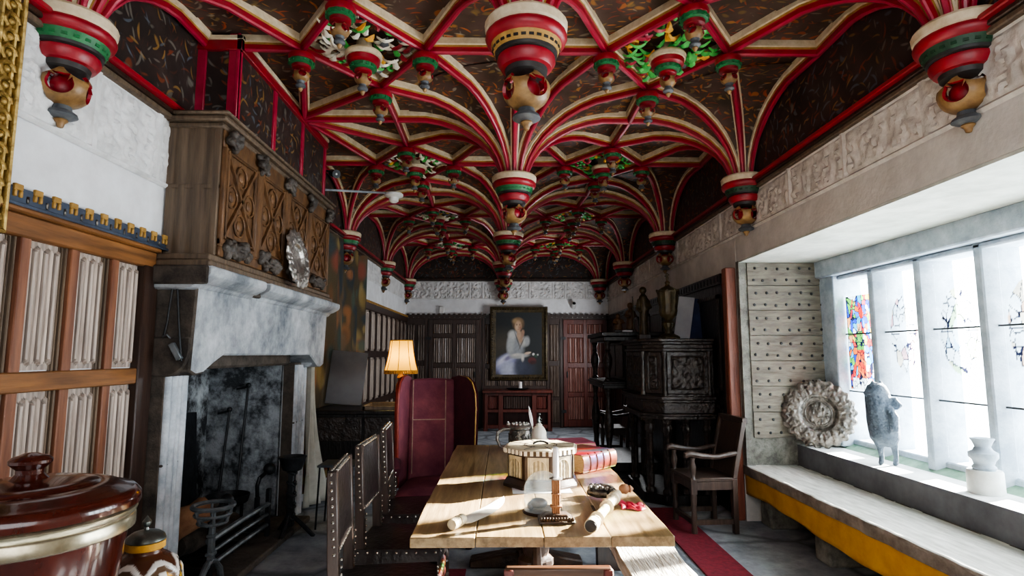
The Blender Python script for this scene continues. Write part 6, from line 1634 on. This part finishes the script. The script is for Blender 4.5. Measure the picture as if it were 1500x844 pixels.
# runners on the floor
tag(fbox('carpet_runner', 'runner', None, (1.38, 1.69, -1.5, 5.85, 0.0, .012)), 'long crimson carpet runner on the floor between bench and window seat', 'carpet')
tag(fbox('table_carpet', 'runner', None, (-.66, -.26, 2.2, 4.25, 0.0, .012)), 'crimson carpet strip on the floor below the leather chairs', 'carpet')

# ================================================================ LIGHT, SKY, CAMERA
w = bpy.data.worlds.new('sky'); SC.world = w; w.use_nodes = True
nt = w.node_tree; bg = nt.nodes['Background']; bg.inputs['Color'].default_value = (.86, .93, 1, 1); bg.inputs['Strength'].default_value = 18.0
def lamp(name, kind, loc, rot, energy, color=(1, 1, 1), **kw):
    l = bpy.data.lights.new(name, kind); l.energy = energy; l.color = color
    for k, v in kw.items(): setattr(l, k, v)
    o = bpy.data.objects.new(name, l); COL.objects.link(o); o.location = loc; o.rotation_euler = rot
    return o
az_, el_ = math.radians(24), math.radians(19.3)
sv = Vector((math.cos(az_)*math.cos(el_), math.sin(az_)*math.cos(el_), math.sin(el_)))
sun = lamp('sun', 'SUN', (6, 5, 4), (0, 0, 0), 120, (1, .95, .86), angle=.025)
sun.rotation_euler = sv.to_track_quat('Z', 'Y').to_euler()
for a, b in LIGHTS:      # daylight entering by each window light
    pt = lamp('window_daylight', 'AREA', (WX+.2, (a+b)/2, 1.46), (0, math.radians(90), 0), 1, size=1.45, size_y=.42, shape='RECTANGLE'); pt.data.cycles.is_portal = True
lamp('room_fill', 'AREA', (.6, -1.6, 2.2), (math.radians(80), 0, 0), 68, (.95, .97, 1), shape='RECTANGLE', size=3.2, size_y=2.0)  # added fill lamp behind the camera, no window there
lamp('far_daylight', 'AREA', (2.1, 10.2, 1.6), (0, math.radians(90), 0), 45, (.95, .97, 1), shape='RECTANGLE', size=.8, size_y=1.2)
lamp('lamp_bulb', 'POINT', (LXp, LYp, 1.47), (0, 0, 0), 6, (1, .78, .32), shadow_soft_size=.05)
cam = bpy.data.cameras.new('camera'); co = bpy.data.objects.new('camera', cam); COL.objects.link(co); SC.camera = co
cam.sensor_width = 36; cam.lens = 36*850/1500; cam.clip_start = .05
th = math.atan(97/850); yw = math.atan(12/850*math.cos(th))
co.location = (0, 0, 1.5); co.rotation_euler = (PI/2+th, 0, -yw)
SC.view_settings.view_transform = 'AgX'
SC.view_settings.look = 'AgX - Medium High Contrast'
SC.view_settings.exposure = .55
SC.cycles.max_bounces = 8; SC.cycles.transparent_max_bounces = 12; SC.cycles.diffuse_bounces = 5
SC.cycles.use_denoising = True
